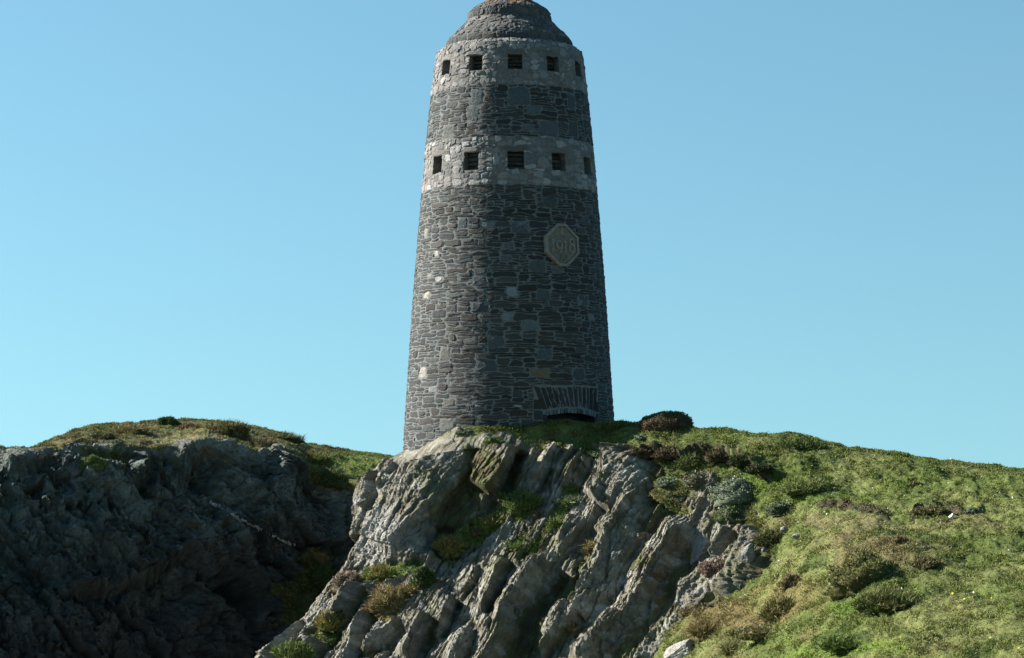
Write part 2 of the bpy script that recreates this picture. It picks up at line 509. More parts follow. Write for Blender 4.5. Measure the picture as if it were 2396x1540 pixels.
def window(a, b, sa, sb, k):
    depth = .34
    t = (a + b) / 2
    mb = MB()
    co_ = np.array([tw(a, sa, 0), tw(b, sa, 0), tw(b, sb, 0), tw(a, sb, 0)])
    rad = np.array([-sin(t), cos(t), 0])
    bk = co_ + rad * depth
    stonec = np.array([.21, .195, .17])
    # reveals, each face split in stones with slightly different tone
    for e in range(4):
        f = (e + 1) % 4
        n = 3
        for q in range(n):
            p0 = co_[e] + (co_[f] - co_[e]) * q / n; p1 = co_[e] + (co_[f] - co_[e]) * (q + 1) / n
            q0 = bk[e] + (bk[f] - bk[e]) * q / n; q1 = bk[e] + (bk[f] - bk[e]) * (q + 1) / n
            mb.add([p0, p1, q1, q0], [(3, 2, 1, 0)], stonec * random.uniform(.7, 1.25))
    win = mb.build('window', M_stone, tower)
    fi = MB()
    fi.add(bk, [(0, 1, 2, 3)], (.03, .03, .03))
    ax = (np.array([cos(t), sin(t), 0]), rad, np.array([0, 0, 1.0]))
    wd = np.linalg.norm(co_[1] - co_[0]); hh = co_[2][2] - co_[0][2]
    c0 = bk.mean(0)
    n = 4; z = -hh / 2
    for q in range(n):
        dh = hh / n * random.uniform(.85, 1.12)
        sp2 = random.uniform(-.2, .2) * wd
        for (xa, xb) in ((-wd / 2, sp2), (sp2, wd / 2)) if random.random() < .45 else ((-wd / 2, wd / 2),):
            obox(fi, c0 + ax[0] * (xa + xb) / 2 - rad * random.uniform(.02, .07) + ax[2] * (z + dh / 2), ax, (xb - xa) / 2 - .006, .04, dh / 2 - .014,
                 np.array((.085, .08, .07)) * random.uniform(.7, 1.5), .006)
        z += dh
        if z > hh / 2 - .03: break
    fi.build('infill', M_stone, win)


for i, q in enumerate(wl): window(*q, i)
for i, q in enumerate(wh): window(*q, i)

# ---- door: fan of voussoirs, pale soffit, dark opening
mb = MB()
tops = np.radians(np.linspace(12.6, 57.4, 14)) + rng.normal(size=14) * .006
bots = np.radians(np.linspace(18.2, 53.6, 14)) + rng.normal(size=14) * .005
def s_arch(t):       # underside of the fan
    u = (t - DOOR_TH) / radians(18)
    return S_VB + .09 - .12 * u * u
def quadstone(mb, pts, col, out=.03, gap=.012):
    pts = np.array(pts); c = pts.mean(0)
    rm = np.interp(c[1], arc, prof[:, 1])
    # subdivide each edge
    P2 = []
    for a in range(4):
        b = (a + 1) % 4; n = max(2, int(np.hypot((pts[b][0] - pts[a][0]) * rm, pts[b][1] - pts[a][1]) / .1))
        for k in range(n): P2.append(pts[a] + (pts[b] - pts[a]) * k / n)
    P2 = np.array(P2); q = P2 - c
    hw = np.abs(q[:, 0]).max() * rm; hv = np.abs(q[:, 1]).max()
    q[:, 0] *= max(.5, 1 - gap / hw * 1.1); q[:, 1] *= max(.5, 1 - gap / hv)
    q = q + rng.normal(size=q.shape) * np.array([.003 / rm, .004])
    th = q[:, 0] + c[0]; s = q[:, 1] + c[1]; n = len(q)
    V1 = tw(th, s, -.03); V2 = tw(th, s, out * .5 + rng.normal(size=n) * .004)
    V3 = tw(c[0] + (th - c[0]) * .7, c[1] + (s - c[1]) * .9, out + rng.normal(size=n) * .007); V4 = tw(np.array([c[0]]), np.array([c[1]]), out)
    Fc = []
    for a in range(n):
        b = (a + 1) % n
        Fc += [(a, b, n + b, n + a), (n + a, n + b, 2 * n + b, 2 * n + a), (2 * n + a, 2 * n + b, 3 * n)]
    mb.add(np.concatenate([V1, V2, V3, V4]), Fc, col)
for k in range(13):
    quadstone(mb, [(bots[k], s_arch(bots[k])), (bots[k + 1], s_arch(bots[k + 1])), (tops[k + 1], S_VT + .015 + random.uniform(-.05, .02)), (tops[k], S_VT + .015 + random.uniform(-.05, .02))],
              np.array(random.choice(SLATE)) * random.uniform(.7, 1.0), .006, .025)
# spandrel rubble left and right under the fan
for t0, t1, sa, sb in ((12.8, 17.6, S_VB + .02, S_VB + .30), (12.8, 18, S_VB - .26, S_VB), (12.8, 17.4, S_VB - .5, S_VB - .28), (54.2, 57.8, S_VB - .02, S_VB + .28), (54, 57.8, S_VB - .3, S_VB - .04),
                       (17.8, 20.5, S_VB - .28, S_VB - .1), (52, 54, S_VB - .5, S_VB - .1)):
    t0, t1 = radians(t0), radians(t1)
    quadstone(mb, [(t0, sa), (t1, sa), (t1, sb), (t0, sb)], np.array(random.choice(SLATE)), .03, .0135)
# mortar behind, above the opening
gt = np.radians(np.linspace(12.5, 58, 24)); V = []; Fq = []
for i, t in enumerate(gt):
    lo = s_arch(t) - .1 if radians(19) < t < radians(53) else S_DG
    V += [tw(t, lo, 0), tw(t, S_VT + .05, 0)]
for i in range(23): Fq.append((2 * i, 2 * i + 2, 2 * i + 3, 2 * i + 1))
mb.add(np.array(V), Fq, (.19, .205, .198))
arch = mb.build('door_arch', M_stone, tower)
tag(arch, 'fan of narrow upright slate stones over the doorway')
mb = MB()
for k in range(16):
    t0 = radians(19.5 + k * 2.15); t1 = t0 + radians(2.15)
    quadstone(mb, [(t0, s_arch(t0) - .16), (t1, s_arch(t1) - .16), (t1, s_arch(t1) - .015), (t0, s_arch(t0) - .015)], np.array([.15, .168, .168]) * random.uniform(.5, 1.4), .03, .009)
mb.build('arch_soffit', M_stone, arch)
mb = MB()
ta, tb = radians(18.5), radians(53.5); dth = np.linspace(ta, tb, 12)
V = []; Fq = []
for t in dth:
    for s_, o_ in ((S_DG, 0), (s_arch(t) - .14, 0), (s_arch(t) - .14, -.45), (S_DG, -.45)): V.append(tw(t, s_, o_))
for i in range(11):
    b = 4 * i
    Fq += [(b + 1, b + 5, b + 6, b + 2), (b + 2, b + 6, b + 7, b + 3)]
Fq += [(0, 1, 2, 3), (44, 47, 46, 45)]
mb.add(np.array(V), Fq, (.05, .05, .05))
mb.build('doorway', M_stone, tower)

# ---- plaque with 1918
pc = tw(PL_TH, PL_S, .05); zz, rr_, nr_, nz_ = pr(PL_S)
prad = np.array([sin(PL_TH) * nr_, -cos(PL_TH) * nr_, float(nz_)])
pax = np.array([cos(PL_TH), sin(PL_TH), 0.0]); pup = np.cross(prad, pax); pup /= np.linalg.norm(pup)
if pup[2] < 0: pup = -pup
def pp(u, v, o=0.0): return pc + pax * u + pup * v + prad * o
OW, OH, OX, OY = .545, .60, .125, .235
def octo(k, k2=None):
    a, b = OW * k, OH * (k2 or k)
    return [(-OX * k, -b), (OX * k, -b), (a, -OY * k), (a, OY * k), (OX * k, b), (-OX * k, b), (-a, OY * k), (-a, -OY * k)]
PCOL = np.array([.235, .205, .165])
mb = MB()
rings = [(1.0, -.12), (1.0, .035), (.97, .045), (.875, .045), (.85, .012)]
V = []
for k, o_ in rings: V += [pp(u, v, o_) for u, v in octo(k)]
V.append(pp(0, 0, .012)); Fq = []
for r_ in range(len(rings) - 1):
    for a in range(8):
        b = (a + 1) % 8; Fq.append((r_ * 8 + a, r_ * 8 + b, r_ * 8 + 8 + b, r_ * 8 + 8 + a))
for a in range(8): Fq.append((32 + a, 32 + (a + 1) % 8, 40))
PCC = np.repeat([PCOL * 1.25, PCOL * 1.3, PCOL * 1.3, PCOL * 1.25, PCOL * .6], 8, 0); PCC = np.concatenate([PCC, [PCOL * .9]])  # groove ring darkened: recess shade painted into the stone colour
for a in range(8): V.append(pp(*octo(.80)[a], .012))
PCC = np.concatenate([PCC, np.tile(PCOL * .95, (8, 1))])
Fq = Fq[:32] + [(32 + a, 32 + (a + 1) % 8, 41 + (a + 1) % 8, 41 + a) for a in range(8)] + [(41 + a, 41 + (a + 1) % 8, 40) for a in range(8)]
mb.add(np.array(V), Fq, PCC)
plaque = mb.build('plaque', M_stone, tower); tag(plaque, 'pale octagonal carved stone plaque with raised year 1918')


def tube2(mb, pts, wd, hgt, closed=False, col=PCOL):
    """raised flat band following 2D points on the plaque"""
    pts = np.array(pts, float); n = len(pts)
    if closed: tg = np.roll(pts, -1, 0) - np.roll(pts, 1, 0)
    else: tg = np.gradient(pts, axis=0)
    tg /= np.linalg.norm(tg, axis=1)[:, None]; nm = np.stack([-tg[:, 1], tg[:, 0]], -1)
    wd = np.broadcast_to(np.asarray(wd, float), (n,))[:, None]
    a = pts + nm * wd / 2; b = pts - nm * wd / 2; a2 = pts + nm * wd * .38; b2 = pts - nm * wd * .38
    V = [pp(*q, .008) for q in a] + [pp(*q, hgt) for q in a2] + [pp(*q, hgt) for q in b2] + [pp(*q, .008) for q in b]
    Fq = []
    m = n if closed else n - 1
    for i in range(m):
        j = (i + 1) % n
        for L in range(3): Fq.append((L * n + i, L * n + j, (L + 1) * n + j, (L + 1) * n + i))
    if not closed: Fq += [(0, n, 2 * n, 3 * n), (n - 1, 4 * n - 1, 3 * n - 1, 2 * n - 1)]
    mb.add(np.array(V), Fq, col)


def ell(cx, cy, rx, ry, a0=0, a1=360, n=26):
    a = np.radians(np.linspace(a0, a1, n)); return np.stack([cx + rx * np.cos(a), cy + ry * np.sin(a)], -1)


NC = np.array([.31, .275, .225]); HG = .05  # relief contrast painted in: numerals paler than the plaque ground
def numeral_one(x, y0, y1):
    mb = MB(); tube2(mb, [(x, y0), (x, (y0 + y1) / 2), (x, y1)], .058, HG, col=NC)
    tube2(mb, [(x - .062, y0 + .014), (x, y0 + .014), (x + .062, y0 + .014)], .03, HG + .001, col=NC)
    tube2(mb, [(x + .005, y1 - .012), (x - .03, y1 - .025), (x - .065, y1 - .06)], .03, HG + .001, col=NC); return mb
n1 = numeral_one(-.325, -.185, .15); n1.build('numeral', M_stone, plaque)
mb = MB(); tube2(mb, ell(-.115, .0, .088, .105, 0, 346), .05, HG, True, NC)
tube2(mb, [(-.027, .01), (-.022, -.05), (-.035, -.12), (-.07, -.19), (-.13, -.235)], [.05, .052, .05, .045, .035], HG + .001, col=NC); mb.build('numeral', M_stone, plaque)
n1 = numeral_one(.085, -.19, .125); n1.build('numeral', M_stone, plaque)
mb = MB(); tube2(mb, ell(.305, .105, .066, .075, 0, 346), .042, HG, True, NC); tube2(mb, ell(.305, -.085, .085, .105, 0, 346), .05, HG + .001, True, NC); mb.build('numeral', M_stone, plaque)
mb = MB()
tt = np.linspace(0, 2 * pi, 60, endpoint=False)
tube2(mb, np.stack([.13 * np.sin(3 * tt), -.36 + .075 * np.sin(4 * tt + .5)], -1), .03, .035, True, NC)
mb.build('ornament', M_stone, plaque)
mb = MB()
for v in (.33, .42):
    tube2(mb, ell(.0, v, .03, .05, 0, 330, 10), .05, .035 + v * .01, True, NC)
mb.build('ornament', M_stone, plaque)
print('tower', time.time() - T0)

# ================================================================== TERRAIN
PX = lambda pts: np.array(pts, float)


def seg_dist(x, y, pts):
    """signed distance (positive right of / below the line for a line listed top to bottom), 0-1 position, end fade"""
    pts = PX(pts); best = np.full(x.shape, 1e9); sgn = np.zeros(x.shape); tt = np.zeros(x.shape)
    L = np.concatenate([[0], np.cumsum(np.hypot(*np.diff(pts, axis=0).T))]); over = np.zeros(x.shape)
    for i in range(len(pts) - 1):
        a, b = pts[i], pts[i + 1]; d = b - a; l2 = d @ d
        t = ((x - a[0]) * d[0] + (y - a[1]) * d[1]) / l2; tc = np.clip(t, 0, 1)
        qx = a[0] + tc * d[0] - x; qy = a[1] + tc * d[1] - y
        dd = np.hypot(qx, qy); m = dd < best
        cr = (x - a[0]) * d[1] - (y - a[1]) * d[0]         # >0: right of a line running down-left
        best = np.where(m, dd, best); sgn = np.where(m, np.sign(cr), sgn); tt = np.where(m, (L[i] + tc * np.sqrt(l2)) / L[-1], tt)
    return best * np.where(sgn == 0, 1, sgn), tt


def ridge(x, y, P3, pts, wl_, wr_, h, f0=.06, f1=.25, prof_l=1.0, dip=.8, rag=.18):
    """crest with a gentle lit flank (wl_ px wide) and a steep broken flank (wr_ px wide)"""
    pts = PX(pts)
    x0, x1 = pts[:, 0].min() - wl_ * 1.3 - 10, pts[:, 0].max() + wr_ * 2.6 + 10
    y0, y1 = pts[:, 1].min() - 60, pts[:, 1].max() + 60
    out = np.zeros(x.shape); idx = np.nonzero((x > x0) & (x < x1) & (y > y0) & (y < y1))[0]
    xx, yy = x[idx], y[idx]
    s, t = seg_dist(xx, yy, pts)
    q = P3[idx]
    s = s + min(rag * wl_, 5.0) * fbm(q * 1.3 + 5, 2) + 1.6 * pn(q * 6)
    fade = ss(-.001, f0, t) * (1 - .999 * ss(1 - f1, 1.0, t)) if f0 > 0 else 1 - ss(1 - f1, 1.0, t)
    a = np.clip(1 + s / wl_, 0, 1) ** prof_l
    b = np.clip(1 - s / wr_, 0, 1) ** 1.5
    dp = -dip * ss(.3, 1.0, s / wr_) * (1 - ss(1.0, 2.4, s / wr_))
    if h > 0 and wr_ > 4 and rag < .2: h = min(h, .8 * wl_ * .011 + .08)
    out[idx] = h * fade * (np.where(s < 0, a, b) + np.where(s > 0, dp, 0))
    return out


def tps(pts, vals, smooth=.3):
    p = np.array(pts, float) / 300.0; v = np.array(vals, float); n = len(p)
    def U(r2): return np.where(r2 > 1e-12, r2 * np.log(np.maximum(r2, 1e-12)), 0)
    K = U(((p[:, None] - p[None]) ** 2).sum(-1)) + smooth * np.eye(n)
    A = np.zeros((n + 3, n + 3)); A[:n, :n] = K; A[:n, n] = 1; A[:n, n + 1:] = p; A[n, :n] = 1; A[n + 1:, :n] = p.T
    w_ = np.linalg.solve(A, np.concatenate([v, np.zeros(3)]))
    def ev(x, y):
        q = np.stack([x, y], -1).reshape(-1, 2) / 300.0; out = np.zeros(len(q))
        for i in range(n): out += w_[i] * U(((q - p[i]) ** 2).sum(-1))
        return (out + w_[n] + q @ w_[n + 1:]).reshape(np.shape(x))
    return ev


def in_poly(x, y, poly):
    poly = PX(poly); c = np.zeros(x.shape, bool); n = len(poly); j = n - 1
    for i in range(n):
        xi, yi = poly[i]; xj, yj = poly[j]
        m = ((yi > y) != (yj > y)) & (x < (xj - xi) * (y - yi) / (yj - yi + 1e-12) + xi); c ^= m; j = i
    return c


def poly_sd(x, y, poly):
    """signed distance, positive inside"""
    pts = PX(list(poly) + [poly[0]]); best = np.full(x.shape, 1e9)
    for i in range(len(pts) - 1):
        a, b = pts[i], pts[i + 1]; d = b - a; t = np.clip(((x - a[0]) * d[0] + (y - a[1]) * d[1]) / (d @ d + 1e-9), 0, 1)
        best = np.minimum(best, np.hypot(a[0] + t * d[0] - x, a[1] + t * d[1] - y))
    return np.where(in_poly(x, y, poly), best, -best)


def blob(x, y, cx, cy, rx, ry, ang=0):
    c, s = cos(radians(ang)), sin(radians(ang)); dx, dy = x - cx, y - cy
    return np.hypot((dx * c + dy * s) / rx, (-dx * s + dy * c) / ry)


def grid_normals(G):
    du = np.gradient(G, axis=1); dv = np.gradient(G, axis=0)
    n = np.cross(du, dv); n /= np.linalg.norm(n, axis=2)[..., None] + 1e-12
    return n


def smooth_grid(A, k):
    for _ in range(k):
        B = A.copy()
        B[1:-1] = (A[:-2] + 2 * A[1:-1] + A[2:]) / 4; A = B.copy()
        B[:, 1:-1] = (A[:, :-2] + 2 * A[:, 1:-1] + A[:, 2:]) / 4; A = B
    return A


# ---------------- main hill: rock rib under the tower and the grass slope to its right
NU, NV = 940, 430
T_main = PX([(700, 1062), (935, 1060), (960, 1050), (1000, 1032), (1040, 1014), (1065, 1000), (1110, 998), (1180, 996), (1220, 990), (1250, 984), (1320, 982), (1390, 990), (1440, 986), (1490, 988),
             (1560, 985), (1640, 1001), (1690, 1002), (1715, 1004), (1760, 1013), (1800, 1016), (1850, 1011), (1890, 1018), (1930, 1031), (1990, 1047), (2050, 1056), (2120, 1060), (2180, 1073), (2250, 1078),
             (2330, 1086), (2396, 1096), (2540, 1108)])
L_main = PX([(935, 1060), (905, 1078), (872, 1112), (838, 1148), (834, 1195), (826, 1260), (806, 1325), (745, 1400), (685, 1470), (620, 1540), (470, 1760)])
YB = 1760.0
u = np.linspace(0, 1, NU); v = np.linspace(0, 1, NV) ** .93
vL = (YB - L_main[:, 1]) / (YB - 1060.0)
xL = np.interp(v, vL[::-1], L_main[::-1, 0])
XX = xL[:, None] + (2540 - xL)[:, None] * (u ** .97)[None]
YT = np.interp(XX, T_main[:, 0], T_main[:, 1])
YY = YB + (YT - YB) * v[:, None]
dm = [(2396, 1540, 41), (2396, 1300, 51), (2396, 1180, 56.5), (2396, 1096, 61), (2540, 1540, 40), (2540, 1108, 60.5), (2000, 1540, 45), (2000, 1300, 53.5), (2000, 1150, 59.5), (2000, 1048, 62.8), (2200, 1420, 47.5), (2200, 1230, 55),
      (1700, 1540, 54.3), (1700, 1400, 58.4), (1800, 1240, 60.0), (1800, 1400, 56), (1700, 1100, 62.2), (1700, 1004, 64.3), (1850, 1100, 61.2), (1850, 1012, 63.6),
      (1300, 984, 66.2), (1150, 997, 66.05), (1060, 1003, 66.35), (1000, 1032, 67.1), (950, 1055, 68.4), (1440, 986, 66.8), (1390, 989, 66.6), (1500, 988, 66.3), (1560, 985, 65.6), (1500, 1035, 64.6),
      (1500, 1250, 62.3), (1300, 1250, 63.3), (1150, 1150, 64.6), (1000, 1150, 64.5), (900, 1200, 65.0), (838, 1240, 65.7), (806, 1330, 64.9), (950, 1270, 63.9), (1085, 1160, 64.9), (1080, 1260, 63.9),
      (1000, 1400, 62.2), (1200, 1400, 61.8), (1400, 1400, 61.2), (1600, 1400, 60.2), (700, 1540, 61.6), (850, 1540, 60.9), (1000, 1540, 60.4), (1200, 1540, 60), (1400, 1540, 59.2), (1550, 1540, 57.6), (872, 1112, 66.9), (1250, 1060, 65.5), (1400, 1120, 64.7),
      (470, 1760, 60), (1000, 1760, 57.8), (1500, 1760, 54.5), (2000, 1760, 39), (2540, 1760, 34.5), (1550, 1130, 63.4), (1650, 1200, 62.0)]
ev = tps([q[:2] for q in dm], [q[2] for q in dm], .05)
DD = ev(XX, YY)
G = P(XX, YY, DD)
Nn = grid_normals(smooth_grid(G, 6))
if Nn[..., 1].mean() > 0: Nn = -Nn
x = XX.ravel(); y = YY.ravel(); G3 = G.reshape(-1, 3); N3 = Nn.reshape(-1, 3)
print('grid', time.time() - T0)

ROCK = [(900, 1040), (935, 1052), (965, 1040), (1010, 1022), (1062, 1000), (1110, 1006), (1190, 1006), (1248, 1022), (1300, 1034), (1345, 1040), (1420, 1036), (1480, 1056), (1545, 1092), (1560, 1128), (1620, 1100), (1668, 1104),
        (1690, 1150), (1670, 1205), (1700, 1228), (1780, 1234), (1806, 1262), (1782, 1300), (1740, 1360), (1700, 1412), (1660, 1424), (1640, 1400), (1610, 1440), (1575, 1490), (1535, 1530), (1480, 1580), (1440, 1780), (300, 1780), (500, 1400), (780, 1100)]
sd_rock = poly_sd(x, y, ROCK)
nzw = fbm(G3 * .9, 4); nzf = fbm(G3 * 4.0 + 9, 3)
rk = sd_rock + 26 * nzw + 10 * nzf                      # >0 rock
turf_on_rock = [(1222, 1185, 46, 40, 0), (1150, 1225, 62, 26, -35), (1075, 1268, 46, 20, -40), (1330, 1170, 40, 26, -50), (1300, 1215, 34, 18, -55), (1212, 1270, 40, 18, -55), (900, 1345, 70, 24, -5), (985, 1345, 30, 40, -40), (1385, 1064, 42, 18, 10),
                (1590, 1140, 46, 22, 10), (1560, 1170, 40, 12, 20), (800, 1385, 40, 24, 0), (919, 1430, 44, 40, 0), (1245, 1290, 40, 14, -60), (1595, 1195, 34, 10, 20), (760, 1480, 26, 40, 40), (690, 1525, 50, 20, 0), (1375, 1310, 14, 40, 30), (1340, 1380, 14, 36, 40)]
tm = np.full(x.shape, -9.0)
for q in turf_on_rock: tm = np.maximum(tm, 1 - blob(x, y, *q))
tm = tm + .45 * nzw + .30 * nzf
TM0 = tm
# thin ledge turf: wherever noise says so on the flatter parts of the rock
rockness = np.clip(ss(-6, 8, rk) - ss(-.05, .2, tm), 0, 1)
isrock = rockness > .5

# ---- large forms of the rock
H_ = np.zeros(x.shape)
R = lambda *a, **k: ridge(x, y, G3, *a, **k)
ridges = [
    # buttress left of the rib: broad lit face, dark overhung right side
    dict(pts=[(1030, 1030), (1026, 1060), (1012, 1116), (978, 1185), (957, 1240), (948, 1290), (925, 1325)], wl_=150, wr_=80, h=.42, f0=.04, f1=.2, prof_l=1.0, dip=.9, rag=.05),
    dict(pts=[(975, 1060), (960, 1110), (935, 1150)], wl_=28, wr_=8, h=.14, dip=.9),
    dict(pts=[(1196, 1040), (1171, 1101), (1143, 1162)], wl_=72, wr_=26, h=.75, f1=.15, prof_l=.6, rag=.08),
    dict(pts=[(1255, 1036), (1226, 1093), (1194, 1158)], wl_=17, wr_=18, h=.38, f1=.4),
    dict(pts=[(1300, 1046), (1265, 1093), (1242, 1140)], wl_=34, wr_=26, h=.55, f1=.3, prof_l=.8),
    dict(pts=[(1345, 1050), (1310, 1100), (1285, 1150)], wl_=30, wr_=12, h=.35, f1=.3, prof_l=.8),
    dict(pts=[(1338, 1080), (1322, 1108), (1305, 1140)], wl_=15, wr_=30, h=.30, f1=.3, dip=.8),
    dict(pts=[(1438, 1045), (1452, 1082), (1446, 1128), (1402, 1190)], wl_=62, wr_=95, h=1.0, f0=.08, f1=.12, prof_l=.8, rag=.08, dip=.5),
    dict(pts=[(1514, 1162), (1473, 1216), (1438, 1244), (1422, 1292), (1402, 1332), (1364, 1372), (1326, 1410), (1290, 1468), (1244, 1512)], wl_=44, wr_=74, h=1.35, f0=.10, f1=.12, prof_l=.75, rag=.10, dip=.35),
    dict(pts=[(1424, 1338), (1371, 1399), (1316, 1466)], wl_=26, wr_=52, h=.55, f1=.15),
    dict(pts=[(1550, 1188), (1508, 1242), (1490, 1275)], wl_=18, wr_=18, h=.40, f1=.3),
    dict(pts=[(1610, 1214), (1578, 1265), (1551, 1301), (1524, 1352), (1516, 1399), (1484, 1446), (1414, 1505), (1340, 1565)], wl_=62, wr_=44, h=1.2, f0=.10, f1=.1, prof_l=.8, rag=.10, dip=.7),
    dict(pts=[(1566, 1300), (1540, 1340), (1520, 1372)], wl_=8, wr_=14, h=.16),
    dict(pts=[(1632, 1346), (1614, 1395), (1578, 1444), (1531, 1488), (1490, 1535), (1455, 1580)], wl_=84, wr_=44, h=.34, f0=.16, f1=.1, prof_l=1.0, rag=.08, dip=1.7),
    dict(pts=[(1530, 1380), (1480, 1440), (1420, 1500), (1380, 1550)], wl_=22, wr_=8, h=.16),
    dict(pts=[(1776, 1230), (1769, 1281), (1740, 1328), (1704, 1379), (1684, 1412)], wl_=42, wr_=26, h=.9, f0=.06, f1=.12, prof_l=.7, rag=.08, dip=1.0),
    dict(pts=[(1748, 1238), (1728, 1290), (1706, 1340)], wl_=16, wr_=6, h=.12),
    dict(pts=[(1714, 1240), (1690, 1275), (1664, 1310)], wl_=24, wr_=14, h=.3),
    dict(pts=[(1340, 1212), (1316, 1262), (1310, 1312)], wl_=16, wr_=62, h=.62, f0=.1, f1=.2, rag=.1),
    dict(pts=[(1273, 1313), (1249, 1360), (1186, 1422), (1172, 1485), (1144, 1545), (1120, 1600)], wl_=66, wr_=52, h=.85, f0=.06, f1=.1, prof_l=.9, rag=.12),
    dict(pts=[(1192, 1320), (1171, 1350), (1139, 1414), (1128, 1462)], wl_=42, wr_=16, h=.45, f1=.2, prof_l=.9),
    dict(pts=[(1276, 1430), (1229, 1485), (1212, 1530)], wl_=16, wr_=26, h=.40, f1=.15),
    dict(pts=[(1345, 1425), (1290, 1490), (1250, 1540)], wl_=30, wr_=22, h=.35),
    dict(pts=[(1112, 1320), (1104, 1370), (1080, 1400)], wl_=12, wr_=8, h=.16),
    dict(pts=[(1100, 1478), (1085, 1520), (1060, 1570)], wl_=30, wr_=20, h=.30),
    dict(pts=[(856, 1370), (815, 1438), (737, 1514), (700, 1560)], wl_=56, wr_=16, h=.62, f0=.08, f1=.1, prof_l=.9),
    dict(pts=[(876, 1376), (848, 1450), (820, 1530), (800, 1580)], wl_=30, wr_=18, h=.5, f1=.1),
    dict(pts=[(940, 1455), (893, 1492), (838, 1530)], wl_=28, wr_=20, h=.45, f1=.1),
    dict(pts=[(940, 1335), (924, 1356), (905, 1378)], wl_=14, wr_=14, h=.25),
    dict(pts=[(1000, 1440), (975, 1490), (940, 1545)], wl_=45, wr_=24, h=.45),
    dict(pts=[(1060, 1400), (1035, 1450), (1010, 1500)], wl_=40, wr_=18, h=.38),
    dict(pts=[(700, 1440), (660, 1490), (615, 1545)], wl_=18, wr_=20, h=.5, f1=.1),
    dict(pts=[(650, 1490), (620, 1530), (580, 1590)], wl_=14, wr_=20, h=.4, f1=.1),
    dict(pts=[(880, 1110), (878, 1150), (862, 1205)], wl_=26, wr_=8, h=.35, f1=.2, dip=.6),
    dict(pts=[(1140, 1160), (1120, 1200), (1080, 1240)], wl_=60, wr_=14, h=.3),
    dict(pts=[(1010, 1290), (1000, 1330), (980, 1360)], wl_=10, wr_=10, h=.2),
]
pos = np.zeros(x.shape); neg = np.zeros(x.shape)
for q in ridges:
    h = R(**q); pos = np.maximum(pos, h); neg = np.minimum(neg, h)
H_ += pos + neg
# soil and grass caught in the gaps between slabs
gap_ = np.clip(-neg - .10, 0, .5) * 1.6 + .5 * nzw + .3 * nzf - .02
gap_t = ss(.12, .3, gap_) * (neg < -.05)
# general bedding: sawtooth beds dipping to the lower left
A = np.array([.84, .0, -.54]); Dn = np.array([-.40, -.66, -.63]); Dn /= np.linalg.norm(Dn); A -= (A @ Dn) * Dn; A /= np.linalg.norm(A); Cx = np.cross(A, Dn)
sc = G3 @ A; al = G3 @ Dn; ac = G3 @ Cx
def bed(lam, amp, rise=.80, seed=0):
    ph = sc / lam + .55 * pn(np.stack([sc * .5, al * .25, ac * .35], -1) + seed) + seed * .37
    fr = ph - np.floor(ph); k = np.floor(ph).astype(int)
    aa = amp * (.35 + 1.3 * _r[(k * 13 + 7 + seed) & 255, 1])
    md = ss(-.35, .35, pn(np.stack([k * 3.7, al * .55, np.zeros_like(al)], -1) + seed))
    return aa * md * np.where(fr < rise, fr / rise, (1 - fr) / (1 - rise))
def cloven(q, s): return np.stack([(q @ A) * s[0], (q @ Dn) * s[1], (q @ Cx) * s[2]], -1)
ri = np.nonzero(rockness > .01)[0]
B = np.zeros(x.shape); crack = np.zeros(x.shape); cellv = np.zeros(x.shape)
B[ri] = (bed(.85, .16) + bed(.36, .09, .88, 5) + bed(.15, .045, .85, 9))[ri]
Q = G3[ri]
f1, e1, c1 = facets(cloven(Q, (2.1, .42, 1.1)) + .22 * np.stack([nzw[ri]] * 3, -1), .9)
f2, e2, c2 = facets(cloven(Q, (6.0, 1.3, 3.4)) + .2 * np.stack([nzf[ri]] * 3, -1), .9)
f3, e3, c3 = facets(cloven(Q, (15, 4.5, 9)) + .3 * np.stack([nzf[ri]] * 3, -1), .9)
streak = fbm(cloven(Q, (13, 1.1, 5)), 3)
gran = fbm(Q * 7.5, 3)
B[ri] += .085 * f1 + .05 * f2 + .025 * f3 + .035 * streak + .03 * gran - .05 * (1 - ss(0, .10, e1)) - .03 * (1 - ss(0, .10, e2))
cellv[ri] = c1 * .4 + c2 * .35 + c3 * .25; crack[ri] = np.maximum(1 - ss(0, .08, e1), .7 * (1 - ss(0, .08, e2)))
DISP = (H_ + B) * rockness
